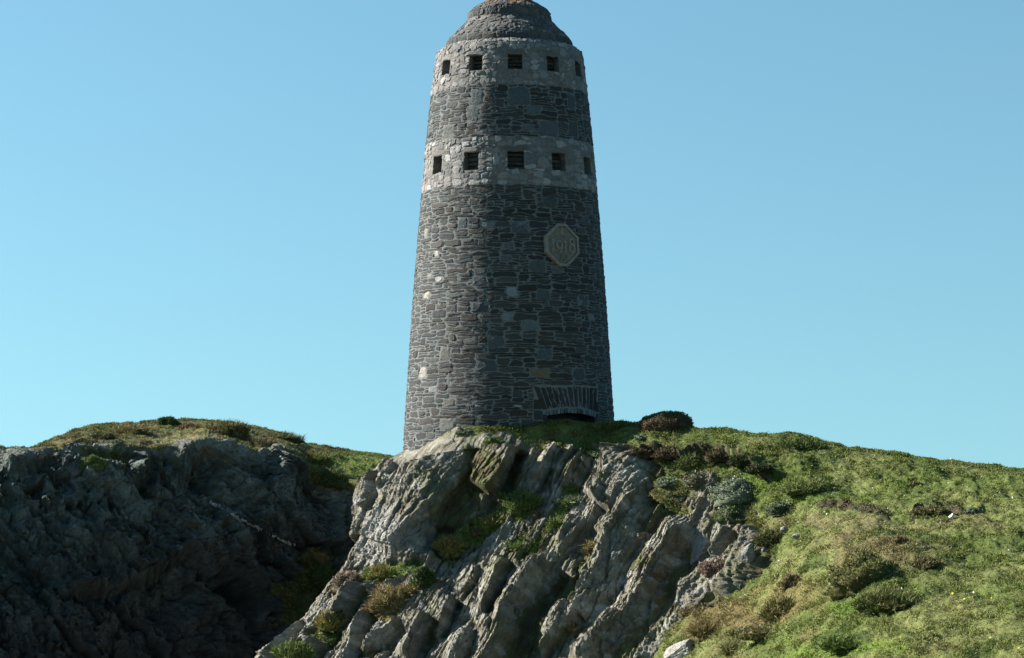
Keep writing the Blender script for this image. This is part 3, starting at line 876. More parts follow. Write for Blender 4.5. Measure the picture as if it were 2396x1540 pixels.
# ---- grass relief: hummocks, banks, terracettes
gr = 1 - rockness
q = G3.copy(); q[:, 1] *= .55
hum = .15 * fbm(q * .45 + 3, 3) + .10 * fbm(q * 1.7 + 8, 3) + .035 * fbm(G3 * 5.5, 2)
hum += .03 * np.maximum(0, pn(q * 3.1 + 4)) * 2
banks = [
    dict(pts=[(1478, 1044), (1500, 1036), (1545, 1034), (1600, 1046), (1640, 1032), (1700, 1038), (1745, 1058), (1790, 1082), (1815, 1100)], wl_=26, wr_=26, h=.55, f0=.1, f1=.15, dip=.5),
    dict(pts=[(1800, 1018), (1840, 1014), (1890, 1024), (1930, 1040), (2000, 1056)], wl_=10, wr_=46, h=.22, f0=.2, f1=.3, dip=.3),
    dict(pts=[(1420, 1022), (1460, 1014), (1500, 1016), (1560, 1022)], wl_=12, wr_=9, h=.2, f0=.2, f1=.2, dip=.5),
    dict(pts=[(1810, 1130), (1880, 1128), (1950, 1145)], wl_=24, wr_=28, h=.22, f0=.2, f1=.3, dip=.3),
    dict(pts=[(1910, 1188), (1960, 1178), (2020, 1186), (2090, 1198)], wl_=26, wr_=16, h=.32, f0=.2, f1=.2, dip=.6),
    dict(pts=[(2125, 1200), (2150, 1178), (2210, 1170), (2260, 1182)], wl_=26, wr_=30, h=.38, f0=.2, f1=.2, dip=.5),
    dict(pts=[(2265, 1192), (2300, 1184), (2380, 1190)], wl_=20, wr_=14, h=.26, f0=.2, f1=.25, dip=.6),
    dict(pts=[(2060, 1132), (2090, 1128), (2135, 1136)], wl_=20, wr_=14, h=.18, f0=.2, f1=.2, dip=.4),
    dict(pts=[(2330, 1330), (2370, 1328), (2420, 1336)], wl_=20, wr_=10, h=.14, f0=.2, f1=.2, dip=.4),
    dict(pts=[(2290, 1462), (2330, 1458), (2370, 1466)], wl_=20, wr_=9, h=.10, f0=.2, f1=.2, dip=.4),
    dict(pts=[(2190, 1355), (2240, 1350), (2300, 1368)], wl_=26, wr_=10, h=.12, f0=.2, f1=.2, dip=.4),
    dict(pts=[(1960, 1250), (1990, 1246), (2020, 1256)], wl_=16, wr_=8, h=.10, f0=.2, f1=.2, dip=.4),
    dict(pts=[(1230, 1000), (1290, 994), (1380, 1004), (1425, 1010)], wl_=8, wr_=6, h=.08, f0=.2, f1=.2, dip=.4),
]
BK = np.zeros(x.shape); bank_dark = np.zeros(x.shape)
def bank(qd):
    hh = qd['h'] * (.72 if qd['h'] > .5 else .36)
    pts = [(a, b + hh / .0112 * .85) for a, b in qd['pts'][::-1]]
    h = ridge(x, y, G3, pts, qd['wl_'] * 1.3, 6, hh, qd['f1'], qd['f0'], 1.3, .15, .3)
    s_, t_ = seg_dist(x, y, PX(pts)); d_ = (s_ > -3) & (s_ < 9) & (t_ > .04) & (t_ < .96)
    return h, d_
for qd in banks:
    h, d_ = bank(qd); BK = np.where(np.abs(h) > np.abs(BK), h, BK)
    if qd['h'] > .3: bank_dark = np.maximum(bank_dark, d_ * 1.0)
mounds = [(2050, 1330, 120, 60, .25), (1850, 1380, 60, 40, .12), (1700, 1440, 130, 40, .12), (2080, 1395, 70, 18, .1), (1960, 1450, 80, 22, .08), (1740, 1470, 60, 16, .08)]
for (cx, cy, rx, ry, h) in mounds:
    BK += h * np.exp(-(blob(x, y, cx, cy, rx, ry) ** 2) * 1.2)
edge_k = ss(0, .05, 1 - np.repeat(v, NU))                # keep the skyline where it was measured
DISP += gr * (hum * (.25 + .75 * edge_k) + BK + bank_dark * .09 * fbm(G3 * 4.5 + 3, 3))
tower_near = np.hypot(G3[:, 0] - TX, G3[:, 1] - TD) < 3.6
DISP = np.where(tower_near, DISP * .35, DISP)
top_k = np.where(x < 1440, 1 - .8 * (1 - ss(0, .05, 1 - np.repeat(v, NU))), 1.0)
TK = top_k * np.where(tower_near, .35, 1.0)
DISP = DISP * top_k
x0_main = x.copy(); y0_main = y.copy()
DV = N3 * np.array([1, 1, .3]); DV /= np.linalg.norm(DV, axis=1)[:, None] + 1e-9
DV = N3 * (1 - rockness)[:, None] + DV * rockness[:, None]
DH = H_ * rockness * TK
V3 = G3 + DV * DH[:, None] + N3 * (DISP - DH)[:, None]
# leaning undercut under the buttress
uc = np.clip(1 - blob(x, y, 1035, 1265, 60, 40, -25), 0, 1); V3[:, 1] += .5 * ss(0, .6, uc) * rockness
GV = V3.reshape(NV, NU, 3)
print('displace', time.time() - T0)

# ---- colours
c = np.zeros((len(x), 3))
n1 = fbm(G3 * .8 + 40, 4); n2 = fbm(G3 * 3.1 + 11, 4); n3 = fbm(G3 * 9 + 2, 3)
rockc = mixc((.185, .170, .128), (.265, .250, .202), ss(-.4, .5, n1 + .6 * n2))
rockc = mixc(rockc, (.36, .35, .315), ss(.15, .75, n2 + .5 * n3) * .75)
rockc = mixc(rockc, (.13, .118, .082), ss(.1, .7, fbm(G3 * 1.4 + 77, 4)) * .65)
rockc = mixc(rockc, (.24, .20, .11), ss(.3, .8, fbm(G3 * 2.2 + 57, 4)) * .3)
rockc *= (.78 + .44 * cellv)[:, None] * (1 - .35 * crack)[:, None]
# paler clean face low on the buttress and the slabs to the right
pl_ = np.maximum(np.clip(1 - blob(x, y, 905, 1255, 90, 80, -40), 0, 1), np.clip(1 - blob(x, y, 1560, 1440, 120, 40, -50), 0, 1))
rockc = mixc(rockc, (.385, .38, .355), ss(0, .6, pl_ + .3 * n2) * .6)
moss = ss(.05, .5, fbm(G3 * 1.1 + 91, 4)) * .5
rockc = mixc(rockc, (.13, .135, .06), moss * (x > 1000))
rockc = mixc(rockc, mixc((.105, .085, .042), (.10, .115, .035), ss(-.3, .4, n2)), gap_t * .85)
g1 = (.082, .108, .026); g2 = (.135, .150, .050); g3 = (.050, .076, .020); g4 = (.118, .100, .044)
gc = mixc(g1, g2, ss(-.45, .55, fbm(q * .5 + 21, 4) + .35 * n3))
gc = mixc(gc, g3, ss(.1, .6, fbm(q * 1.1 + 31, 4)) * .75)
gc = mixc(gc, g4, ss(.2, .75, fbm(q * .9 + 61, 4) + .2 * n3) * .6)
cb = [(1700, 1440, 190, 60, (.135, .100, .045), .8), (2050, 1300, 150, 60, (.130, .105, .052), .85), (1850, 1400, 130, 60, (.140, .115, .045), .7), (2100, 1230, 260, 26, (.160, .150, .065), .6),
      (2250, 1450, 260, 70, (.145, .155, .055), .6), (1950, 1225, 160, 18, (.175, .155, .075), .8), (1990, 1420, 60, 26, (.080, .130, .022), .8), (1980, 1530, 180, 24, (.105, .150, .026), .8),
      (1790, 1115, 90, 26, (.085, .135, .018), .8), (1960, 1165, 130, 22, (.082, .128, .02), .6), (2200, 1130, 250, 22, (.092, .128, .028), .7), (1330, 1012, 110, 26, (.165, .170, .055), .7), (1560, 1062, 120, 22, (.150, .140, .055), .6),
      (1225, 1185, 44, 36, (.105, .145, .03), .8), (1150, 1225, 60, 26, (.13, .15, .04), .7), (1480, 1150, 140, 30, (.15, .14, .06), .5), (1640, 1160, 70, 40, (.13, .135, .075), .6), (800, 1385, 60, 30, (.12, .09, .05), .6), (919, 1430, 50, 45, (.13, .085, .035), .7),
      (2300, 1350, 200, 60, (.125, .135, .05), .5), (1750, 1010, 140, 20, (.10, .135, .035), .6)]
for (cx, cy, rx, ry, cc, am) in cb:
    gc = mixc(gc, cc, am * ss(0, .55, 1 - blob(x, y, cx, cy, rx, ry) + .5 * n1 + .25 * n2))
peat = mixc((.035, .027, .022), (.07, .052, .04), ss(-.4, .5, n3 + n2))
gc = mixc(gc, peat, bank_dark * ss(-.35, .15, n2 + .3) * .85)
gc *= (.85 + .3 * ss(-.5, .5, n3))[:, None]
earth = ss(.0, .25, tm) * 0
c = mixc(gc, rockc, rockness)
# heathery soil fringe where turf ends on rock
fr_ = np.exp(-((rk) / 9.0) ** 2) * ss(-.1, .4, n2); c = mixc(c, (.11, .078, .052), fr_ * .6)
CG = c.reshape(NV, NU, 3)

# ---- close the sheet: back over the crest, and round into the gully on the left
back = [GV[-1]]; bc = [CG[-1]]
for k, (dy, dz) in enumerate(((.4, -.01), (1.0, -.06), (2.2, -.2), (4, -.8), (7, -2.4), (14, -7), (30, -16))):
    pb = GV[-1].copy(); t = pb[:, 1]
    pb[:, 0] *= (t + dy) / t; pb[:, 1] += dy; pb[:, 2] += dz; back.append(pb); bc.append(CG[-1])
GVb = np.stack(back[1:]); GA = np.concatenate([GV, GVb]); CA = np.concatenate([CG, np.stack(bc[1:])])
lf = []; lc = []
for k in range(14, 0, -1):
    pb = GA[:, 0].copy(); t = pb[:, 1]; dy = .05 * k + .05 * k * k
    pb[:, 0] = pb[:, 0] * (t + dy) / t + .10 * dy; pb[:, 1] += dy; pb[:, 2] -= .10 * dy
    q_ = pb * 1.1; pb[:, 0] += .25 * fbm(q_, 3) * min(1, k / 3); lf.append(pb); lc.append(CA[:, 0] * .9)
NL = 14
GA = np.concatenate([np.stack(lf, 1), GA], 1); CA = np.concatenate([np.stack(lc, 1), CA], 1)
nr, nc_ = GA.shape[:2]
idx = np.arange(nr * nc_).reshape(nr, nc_)
quads = np.stack([idx[:-1, :-1], idx[:-1, 1:], idx[1:, 1:], idx[1:, :-1]], -1).reshape(-1, 4)
rmask = np.zeros((nr, nc_)); rmask[:NV, NL:] = rockness.reshape(NV, NU); rmask[NV:, NL:] = rockness.reshape(NV, NU)[-1]; rmask[:, :NL] = 1
qr = rmask.ravel()[quads].mean(1) > .5


def submesh(name, Vall, Call, qd, mat):
    used, inv = np.unique(qd.ravel(), return_inverse=True)
    o = mesh_np(name, Vall[used], inv.reshape(-1, 4), mat, Call[used], None, mat in (M_turf,))
    return o


VA = GA.reshape(-1, 3); CAf = CA.reshape(-1, 3)
rock_o = submesh('rock_slope', VA, CAf, quads[qr], M_rock); tag(rock_o, 'sunlit grey rock slope of tilted slabs below the tower', kind='structure')
grass_o = submesh('grass_hill', VA, CAf, quads[~qr], M_turf); tag(grass_o, 'green grassy hillside falling away to the right', kind='structure')
print('main sheet', time.time() - T0)

# ---------------- left headland: dark cliff with a grass top
NU2, NV2 = 640, 470
T_left = PX([(-200, 1062), (-40, 1030), (0, 1042), (14, 1051), (40, 1049), (70, 1047), (110, 1032), (150, 1016), (190, 1000), (215, 992), (270, 990), (330, 989), (365, 982), (400, 980), (470, 981), (520, 984), (560, 990), (610, 1000), (650, 1010),
             (690, 1026), (720, 1037), (790, 1049), (850, 1057), (890, 1062), (920, 1068), (960, 1080), (1100, 1110)])
E_left = PX([(-200, 1080), (0, 1056), (60, 1056), (120, 1046), (165, 1036), (230, 1046), (300, 1042), (345, 1048), (400, 1040), (440, 1028), (480, 1022), (540, 1036), (600, 1048), (650, 1046), (690, 1058), (720, 1092), (760, 1118), (800, 1140), (840, 1140), (900, 1150), (1100, 1180)])
dE = PX([(-200, 73), (0, 74), (200, 75), (400, 76.5), (600, 78), (700, 79), (800, 80), (860, 80.5), (1100, 83)])
dS = PX([(-200, 74), (0, 74.7), (60, 75.2), (200, 78), (400, 83), (600, 87), (750, 93), (900, 100), (1100, 106)])
dB = PX([(-200, 69.5), (0, 70.5), (200, 71.5), (400, 73), (600, 76), (800, 78.5), (1100, 82)])
x1d = np.linspace(-200, 1100, NU2); XX = np.repeat(x1d[None], NV2, 0)
yT = np.interp(x1d, T_left[:, 0], T_left[:, 1]); yE = np.maximum(np.interp(x1d, E_left[:, 0], E_left[:, 1]), yT + 4)
de = np.interp(x1d, dE[:, 0], dE[:, 1]); dsk = np.interp(x1d, dS[:, 0], dS[:, 1]); db = np.interp(x1d, dB[:, 0], dB[:, 1])
v2 = np.linspace(0, 1, NV2) ** .95
YY = YB + (yT - YB)[None] * v2[:, None]
below = YY > yE[None]
tb_ = (YY - yE[None]) / (1540 - yE)[None]
DD = np.where(below, de[None] + (db - de)[None] * np.abs(tb_) ** .8, de[None] + (dsk - de)[None] * ((yE[None] - YY) / (yE - yT + 1e-6)[None]).clip(0, 1) ** 1.3)
DD = smooth_grid(DD, 5)
G = P(XX, YY, DD); Nn = grid_normals(smooth_grid(G, 10))
if Nn[..., 1].mean() > 0: Nn = -Nn
x = XX.ravel(); y = YY.ravel(); G3 = G.reshape(-1, 3); N3 = Nn.reshape(-1, 3)
nzw = fbm(G3 * .9, 4); nzf = fbm(G3 * 4 + 9, 3)
yEf = np.repeat(yE[None], NV2, 0).ravel()
rk2 = (y - yEf) + 12 * nzw + 7 * nzf
bl = np.full(x.shape, -9.0)
for q_ in [(760, 1105, 70, 36, 30), (700, 1075, 40, 24, 20), (235, 1075, 60, 22, 10), (700, 1400, 60, 70, 30), (740, 1330, 40, 50, 20), (820, 1120, 60, 30, 10)]: bl = np.maximum(bl, 1 - blob(x, y, *q_))
bl += .5 * nzw + .3 * nzf
rock2 = np.clip(ss(-4, 6, rk2) - ss(0, .25, bl), 0, 1)
big = .55 * fbm(G3 * .33 + 2, 3)
H2 = np.zeros(x.shape)
for qd in [dict(pts=[(332, 1060), (322, 1112), (290, 1146)], wl_=40, wr_=30, h=.5), dict(pts=[(458, 1020), (424, 1065), (402, 1096)], wl_=46, wr_=60, h=.55, f0=.02), dict(pts=[(372, 1050), (368, 1100), (370, 1150)], wl_=20, wr_=16, h=.3),
           dict(pts=[(62, 1050), (30, 1080), (2, 1112)], wl_=36, wr_=40, h=.5), dict(pts=[(110, 1040), (80, 1066), (60, 1096)], wl_=30, wr_=24, h=.35),
           dict(pts=[(690, 1056), (660, 1120), (640, 1180)], wl_=90, wr_=60, h=.35), dict(pts=[(832, 1165), (806, 1230), (790, 1300)], wl_=36, wr_=30, h=.6), dict(pts=[(795, 1165), (780, 1230), (765, 1310)], wl_=18, wr_=14, h=.25),
           dict(pts=[(500, 1330), (420, 1400), (330, 1450), (250, 1470)], wl_=60, wr_=60, h=-.5, dip=0), dict(pts=[(640, 1420), (560, 1370), (520, 1330)][::-1], wl_=60, wr_=50, h=-.9, dip=0),
           dict(pts=[(560, 1350), (600, 1420), (640, 1520)], wl_=50, wr_=50, h=-1.0, dip=0), dict(pts=[(240, 1150), (290, 1200), (330, 1260)], wl_=30, wr_=40, h=-.4, dip=0), dict(pts=[(520, 1220), (560, 1290), (530, 1350)], wl_=30, wr_=40, h=-.4, dip=0),
           dict(pts=[(0, 1230), (80, 1210), (180, 1225)], wl_=30, wr_=30, h=-.25, dip=0), dict(pts=[(450, 1260), (360, 1330), (250, 1370), (100, 1390)], wl_=40, wr_=24, h=.4)]:
    H2 += ridge(x, y, G3, rag=.3, **qd)
A2 = np.array([.70, .25, .66]); D2 = np.array([.62, .5, -.62])
ph = G3 @ A2
f1, e1, c1 = facets(np.stack([ph * .95, (G3 @ D2) * .38, (G3 @ np.array([-.5, .8, .1])) * .5], -1) + .3 * np.stack([nzw] * 3, -1), 1.0)
f2, e2, c2 = facets(np.stack([ph * 3.2, (G3 @ D2) * 1.4, (G3 @ np.array([-.5, .8, .1])) * 1.8], -1) + .3 * np.stack([nzf] * 3, -1), 1.0)
f3, e3, c3 = facets(G3 * np.array([5.5, 4, 7.5]) + .4 * np.stack([nzf] * 3, -1), .9)
B = .50 * f1 + .24 * f2 + .07 * f3 + .03 * nzf + .03 * fbm(G3 * 9, 3) + .05 * fbm(np.stack([ph * 8, (G3 @ D2) * .9, G3[:, 1] * 2], -1), 3) - .05 * (1 - ss(0, .1, e1)) - .03 * (1 - ss(0, .1, e2))
gq = G3.copy(); gq[:, 1] *= .5
hum = .10 * fbm(gq * .8, 3) + .05 * fbm(gq * 2.2, 3) + .03 * fbm(G3 * 6, 2)
vv = np.repeat(v2, NU2)
kk = ss(0, .03, 1 - vv)
DISP = rock2 * (big * .7 + B + H2 + .06) * (.15 + .85 * ss(-4, 60, y - yEf)) + (1 - rock2) * hum * kk
V3b = G3 + N3 * DISP[:, None]
GV2 = V3b.reshape(NV2, NU2, 3)
n1 = fbm(G3 * .6 + 40, 4); n2 = fbm(G3 * 2.6 + 11, 4); n3 = fbm(G3 * 8 + 2, 3)
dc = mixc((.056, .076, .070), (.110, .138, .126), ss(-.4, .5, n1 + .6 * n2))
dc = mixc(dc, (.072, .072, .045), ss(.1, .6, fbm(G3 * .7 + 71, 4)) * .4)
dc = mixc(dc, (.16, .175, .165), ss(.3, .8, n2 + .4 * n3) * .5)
dc = mixc(dc, (.045, .047, .046), ss(120, 420, y - 1040 + 60 * n1) * .75)  # darkens downwards: deep shade of the lower cliff painted into the rock colour
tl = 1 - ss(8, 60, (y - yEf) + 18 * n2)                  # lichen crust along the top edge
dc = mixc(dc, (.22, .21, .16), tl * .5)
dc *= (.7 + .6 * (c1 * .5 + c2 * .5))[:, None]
gc = mixc((.105, .108, .035), (.075, .062, .028), ss(-.3, .5, fbm(gq * .8 + 7, 4)))
gc = mixc(gc, (.20, .175, .085), ss(.1, .6, fbm(gq * 1.4 + 17, 4)) * .55)
gc = mixc(gc, (.055, .075, .022), ss(.0, .5, fbm(gq * 1.1 + 27, 4)) * .5)
gc = mixc(gc, (.11, .145, .03), ss(0, .5, 1 - blob(x, y, 830, 1085, 110, 40)) * .85)
gc = mixc(gc, (.20, .18, .095), ss(0, .5, 1 - blob(x, y, 430, 1028, 160, 14)) * .7)
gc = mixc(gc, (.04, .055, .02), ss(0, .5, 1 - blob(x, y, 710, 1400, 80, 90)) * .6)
gc *= (.8 + .4 * ss(-.5, .5, n3))[:, None]
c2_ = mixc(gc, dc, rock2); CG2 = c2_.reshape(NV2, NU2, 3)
back = []; bc = []
for (dy, dz) in ((.5, -.05), (1.5, -.3), (4, -1.2), (9, -3), (18, -8), (34, -20)):
    pb = GV2[-1].copy(); t = pb[:, 1]; pb[:, 0] *= (t + dy) / t; pb[:, 1] += dy; pb[:, 2] += dz; back.append(pb); bc.append(CG2[-1])
GA2 = np.concatenate([GV2, np.stack(back)]); CA2 = np.concatenate([CG2, np.stack(bc)])
nr2, nc2 = GA2.shape[:2]; idx = np.arange(nr2 * nc2).reshape(nr2, nc2)
quads = np.stack([idx[:-1, :-1], idx[:-1, 1:], idx[1:, 1:], idx[1:, :-1]], -1).reshape(-1, 4)
rm2 = np.zeros((nr2, nc2)); rm2[:NV2] = rock2.reshape(NV2, NU2); q2 = rm2.ravel()[quads].mean(1) > .5
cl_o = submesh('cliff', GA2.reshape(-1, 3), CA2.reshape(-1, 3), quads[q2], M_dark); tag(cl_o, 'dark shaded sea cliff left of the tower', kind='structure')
hd_o = submesh('grass_headland', GA2.reshape(-1, 3), CA2.reshape(-1, 3), quads[~q2], M_turf); tag(hd_o, 'grass and heather top of the left headland', kind='structure')
print('left sheet', time.time() - T0)

# ---------------- surface lookup
SV = np.concatenate([V3, V3b]); SN = np.concatenate([grid_normals(GV).reshape(-1, 3), grid_normals(GV2).reshape(-1, 3)])
SN *= np.sign(-(SN * SV).sum(1))[:, None]                   # towards the viewer side
SC = np.concatenate([c, c2_]); SR = np.concatenate([rockness, rock2])
spx, spy = proj(SV)
sh = np.concatenate([np.zeros(len(V3), int), np.ones(len(V3b), int)])
CELL = 6.0
def hit(px, py, sheet=None, r=5):
    m = (np.abs(spx - px) < r) & (np.abs(spy - py) < r)
    if sheet is not None: m &= sh == sheet
    k = np.nonzero(m)[0]
    if not len(k): return hit(px, py, sheet, r * 2) if r < 80 else None
    dmin = SV[k, 1].min()
    k = k[SV[k, 1] < dmin + .8]
    j = k[np.argmin(np.hypot(spx[k] - px, spy[k] - py))]
    return j

# ---------------- blades of grass, as ground cover
def blades(base, nrm, n_side, length, width, col, lean=.5, up=.6):
    n = len(base)
    d = nrm * (1 - up) + np.array([0, 0, up]) + rng.normal(size=(n, 3)) * lean * .6
    d /= np.linalg.norm(d, axis=1)[:, None]
    side = np.cross(d, rng.normal(size=(n, 3))); side /= np.linalg.norm(side, axis=1)[:, None] + 1e-9
    L = length[:, None] if np.ndim(length) else length
    Wd = width[:, None] if np.ndim(width) else width
    bend = rng.normal(size=(n, 3)) * .25 * L; bend[:, 2] = -np.abs(bend[:, 2]) * .6
    a = base - side * Wd / 2; b = base + side * Wd / 2
    mid = base + d * L * .55; m1 = mid - side * Wd * .38; m2 = mid + side * Wd * .38
    tip = base + d * L + bend
    V = np.stack([a, b, m2, m1, tip], 1).reshape(-1, 3)
    k = np.arange(n)[:, None] * 5
    Fq = k + np.array([[0, 1, 2, 3]]); Ft = k + np.array([[3, 2, 4]])
    C = np.repeat(col, 5, 0)
    return V, [Fq, Ft], C


def merge(parts):
    V = []; F4 = []; F3 = []; C = []; n = 0
    for v_, f_, c_ in parts:
        for f in f_: (F4 if f.shape[1] == 4 else F3).append(f + n)
        V.append(v_); C.append(c_); n += len(v_)
    fs = []
    if F4: fs.append(np.concatenate(F4))
    if F3: fs.append(np.concatenate(F3))
    return np.concatenate(V), fs, np.concatenate(C)


def turf_cover(name, GVx, rockx, colx, n, label, frame=(-60, 2456, 1620), patchy=.0, lscale=1.0):
    nvx, nux = GVx.shape[:2]
    g = (1 - rockx).reshape(nvx, nux)
    pxs, pys = proj(GVx.reshape(-1, 3)); pxs = pxs.reshape(nvx, nux); pys = pys.reshape(nvx, nux)
    ok = (g > .5) & (pxs > frame[0]) & (pxs < frame[1]) & (pys < frame[2])
    # choose vertices evenly per picture area, with clumps
    qn = GVx.reshape(-1, 3).copy(); qn[:, 1] *= .6
    cl = fbm(qn * 2.3 + 50, 3).reshape(nvx, nux)
    wgt = np.where(ok, np.clip(.35 + 1.2 * ss(-.3, .5, cl), 0, 2), 0)
    # boost along the skyline
    wgt[-6:] *= 5
    wgt = wgt.ravel() / wgt.sum()
    k = rng.choice(len(wgt), n, p=wgt)
    N_ = grid_normals(GVx).reshape(-1, 3); N_ *= np.sign(N_[:, 2:3] + 1e-9)
    b = GVx.reshape(-1, 3)[k] + rng.normal(size=(n, 3)) * np.array([.03, .04, .01])
    clk = cl.ravel()[k]
    L = (.028 + .042 * ss(-.2, .7, clk)) * rng.uniform(.6, 1.5, n) * lscale
    L = np.where(rng.random(n) < .01, L * 1.6, L)
    cc = colx[k] * rng.uniform(.65, 1.55, (n, 1)) * np.array([1.05, 1.08, .9])
    dry = rng.random(n) < .10
    cc[dry] = np.array([.25, .21, .10]) * rng.uniform(.6, 1.25, (dry.sum(), 1))
    dist = b[:, 1]
    V, Fc, C = blades(b - np.array([0, 0, .015]), N_[k], 1, L, .010 + .00022 * dist + 0 * L, cc, .7, .45)
    o = mesh_np(name, V, Fc, M_blade, C); tag(o, label, 'grass', kind='stuff'); return o


turf_cover('grass', GV, rockness, c, 230000, 'short green and straw coloured turf grass on the hillside')
turf_cover('grass', GV2, rock2, c2_, 60000, 'rough grass on top of the left headland', lscale=1.15)
gm = np.nonzero((rockness < .1) & (x0_main > 1450) & (y0_main > 1010) & (y0_main < 1560))[0]
kf = rng.choice(gm, 170, replace=False); yel = (y0_main[kf] > 1400)
fcol = np.where(yel[:, None], np.array([.55, .45, .05]), np.array([.55, .55, .50])) * rng.uniform(.7, 1.1, (170, 1))
Vf, Ff, Cf = blades(V3[kf] + np.array([0, 0, .03]), np.tile([0, 0, 1.0], (170, 1)), 1, .045 * rng.uniform(.7, 1.4, 170), .05 * rng.uniform(.6, 1.1, 170), fcol, .9, .2)
of = mesh_np('flowers', Vf, Ff, M_leaf, Cf); tag(of, 'tiny white and yellow flowers scattered in the turf', 'flowers', kind='stuff')
print('turf', time.time() - T0)

# ---------------- plants as things
def frame_at(j):
    p = SV[j].copy(); n = SN[j].copy(); return p, n


def dome_core(rx, ry, rz, seed, col, rough=.26, nu=28, nv=12):
    a = np.linspace(0, 2 * pi, nu, endpoint=False); e = np.linspace(-.55, pi / 2, nv)
    AA, EE = np.meshgrid(a, e)
    d = np.stack([np.cos(AA) * np.cos(EE), np.sin(AA) * np.cos(EE), np.sin(EE)], -1).reshape(-1, 3)
    k = 1 + rough * fbm(d * 1.8 + seed, 3) * 1.6
    V = d * np.array([rx, ry, rz]) * k[:, None]
    ii = np.arange(nu * nv).reshape(nv, nu); jj = np.roll(ii, -1, 1)
    q_ = np.stack([ii[:-1], jj[:-1], jj[1:], ii[1:]], -1).reshape(-1, 4)
    C = np.asarray(col) * (1 + .35 * fbm(d * 4 + seed, 3))[:, None]
    return V, q_, np.clip(C, .01, .9), d


def dome_points(n, rx, ry, rz, seed, rough=.26, lo=-.15):
    z = rng.uniform(lo, 1, n); a = rng.uniform(0, 2 * pi, n); r = np.sqrt(np.maximum(0, 1 - z * z))
    d = np.stack([r * np.cos(a), r * np.sin(a), z], -1)
    k = 1 + rough * fbm(d * 1.8 + seed, 3) * 1.6
    pts = d * np.array([rx, ry, rz]) * k[:, None]; nn = d / np.array([rx, ry, rz]); nn /= np.linalg.norm(nn, axis=1)[:, None]
    return pts, nn, d


SIZES = {}
def plant(name, cat, label, px, py, rpx, hpx, kind, cols, n=900, sheet=None, flowers=None, group=None, sink=.34, leaf=None, depth_k=.8, mixtop=None, rough=.26):
    j = hit(px, py, sheet)
    if j is None: print('no hit', label); return
    p, nrm = frame_at(j)
    m = p[1] / F; rx = rpx * m; rz = hpx * m; ry = rx * depth_k
    seed = random.random() * 50
    p = p + np.array([0, .25 * ry, 0]) - np.array([0, 0, sink * rz])
    root = empty(name, tuple(p)); tag(root, label, cat, group)
    loc_c = SC[j]; mixk = .55 if name in ('grass_tussock',) or py > 1240 and name == 'heather_mound' else (.4 if px > 1780 else .15) if name == 'heather_clump' else 0
    cols = [np.array(q_) * (1 - mixk) + loc_c * mixk for q_ in cols]
    core_c = np.mean(cols, 0) * .75
    V, q_, C, d = dome_core(rx * .93, ry * .93, rz * .93, seed, core_c, rough)
    mesh_np('mound', V, q_, M_turf, C, root, True)
    pts, nn, d = dome_points(n, rx, ry, rz, seed, rough)
    if leaf is None: leaf = {'cushion': .045, 'heather': .10, 'tuft': .22, 'tussock': .26}[kind]
    tone = ss(-.5, .5, fbm(d * 2.6 + seed, 3))
    ci = np.clip((tone * len(cols) + rng.normal(size=n) * .6).astype(int), 0, len(cols) - 1)
    cc = np.array(cols)[ci] * rng.uniform(.7, 1.4, (n, 1))
    if mixtop is not None: cc = mixc(cc, np.array(mixtop), ss(.35, .8, d[:, 2] + .25 * rng.normal(size=n)))
    L = leaf * rng.uniform(.55, 1.4, n)
    wd = {'cushion': .032, 'heather': .026, 'tuft': .022, 'tussock': .022}[kind]
    up = {'cushion': .1, 'heather': .45, 'tuft': .45, 'tussock': .35}[kind]
    lean = {'cushion': .9, 'heather': .6, 'tuft': .6, 'tussock': .7}[kind]
    Vb, Fb, Cb = blades(pts * .95, nn, 1, L * .8, wd * rng.uniform(.7, 1.3, n), cc, lean, up)
    mesh_np('foliage', Vb, Fb, M_leaf, Cb, root)
    if flowers:
        nf, fc = flowers
        pts, nn, d = dome_points(nf, rx * 1.04, ry * 1.04, rz * 1.06, seed, lo=.05)
        Vf, Ff, Cf = blades(pts + nn * leaf * .4, nn, 1, .05 * rng.uniform(.7, 1.3, nf), .045 + 0 * pts[:, 0], np.tile(np.array(fc), (nf, 1)) * rng.uniform(.7, 1.25, (nf, 1)), .8, .4)
        o = mesh_np('flowers', Vf, Ff, M_leaf, Cf, root); o['kind'] = 'stuff'
    return root


GREY_G = [(.13, .165, .105), (.175, .21, .13), (.21, .235, .165), (.10, .13, .08)]
BRIGHT = [(.085, .13, .03), (.12, .165, .045), (.065, .10, .025), (.15, .17, .055)]
DARKG = [(.04, .065, .02), (.055, .085, .025), (.075, .10, .032)]
HEATH = [(.115, .08, .05), (.15, .105, .062), (.10, .09, .042), (.18, .135, .07)]
BROWNG = [(.18, .13, .055), (.22, .175, .08), (.13, .12, .05), (.26, .205, .09)]
YELL = [(.17, .155, .045), (.22, .17, .05), (.12, .13, .035), (.25, .18, .06)]
PINK = [(.165, .11, .085), (.13, .095, .06), (.11, .10, .05), (.18, .125, .10)]
WH = (.36, .35, .31)
p_ = plant
p_('heather_mound', 'heather', 'domed brown heather hummock with a green crown on the skyline right of the tower', 1561, 1000, 68, 38, 'heather', [tuple(.8 * a for a in c) for c in HEATH] + [(.15, .095, .06)], 3600, 0, sink=.05, mixtop=(.06, .085, .028), leaf=.06, rough=.10)
p_('thrift_cushion', 'cushion plant', 'big grey green thrift cushion with pale seed heads right of the leaning slabs', 1728, 1150, 62, 42, 'cushion', GREY_G, 2600, 0, (90, WH), sink=.3)
p_('thrift_cushion', 'cushion plant', 'dark green rounded thrift cushion just below the big grey green cushion', 1728, 1205, 50, 34, 'cushion', DARKG + GREY_G[:2], 2200, 0, (30, WH), sink=.2)
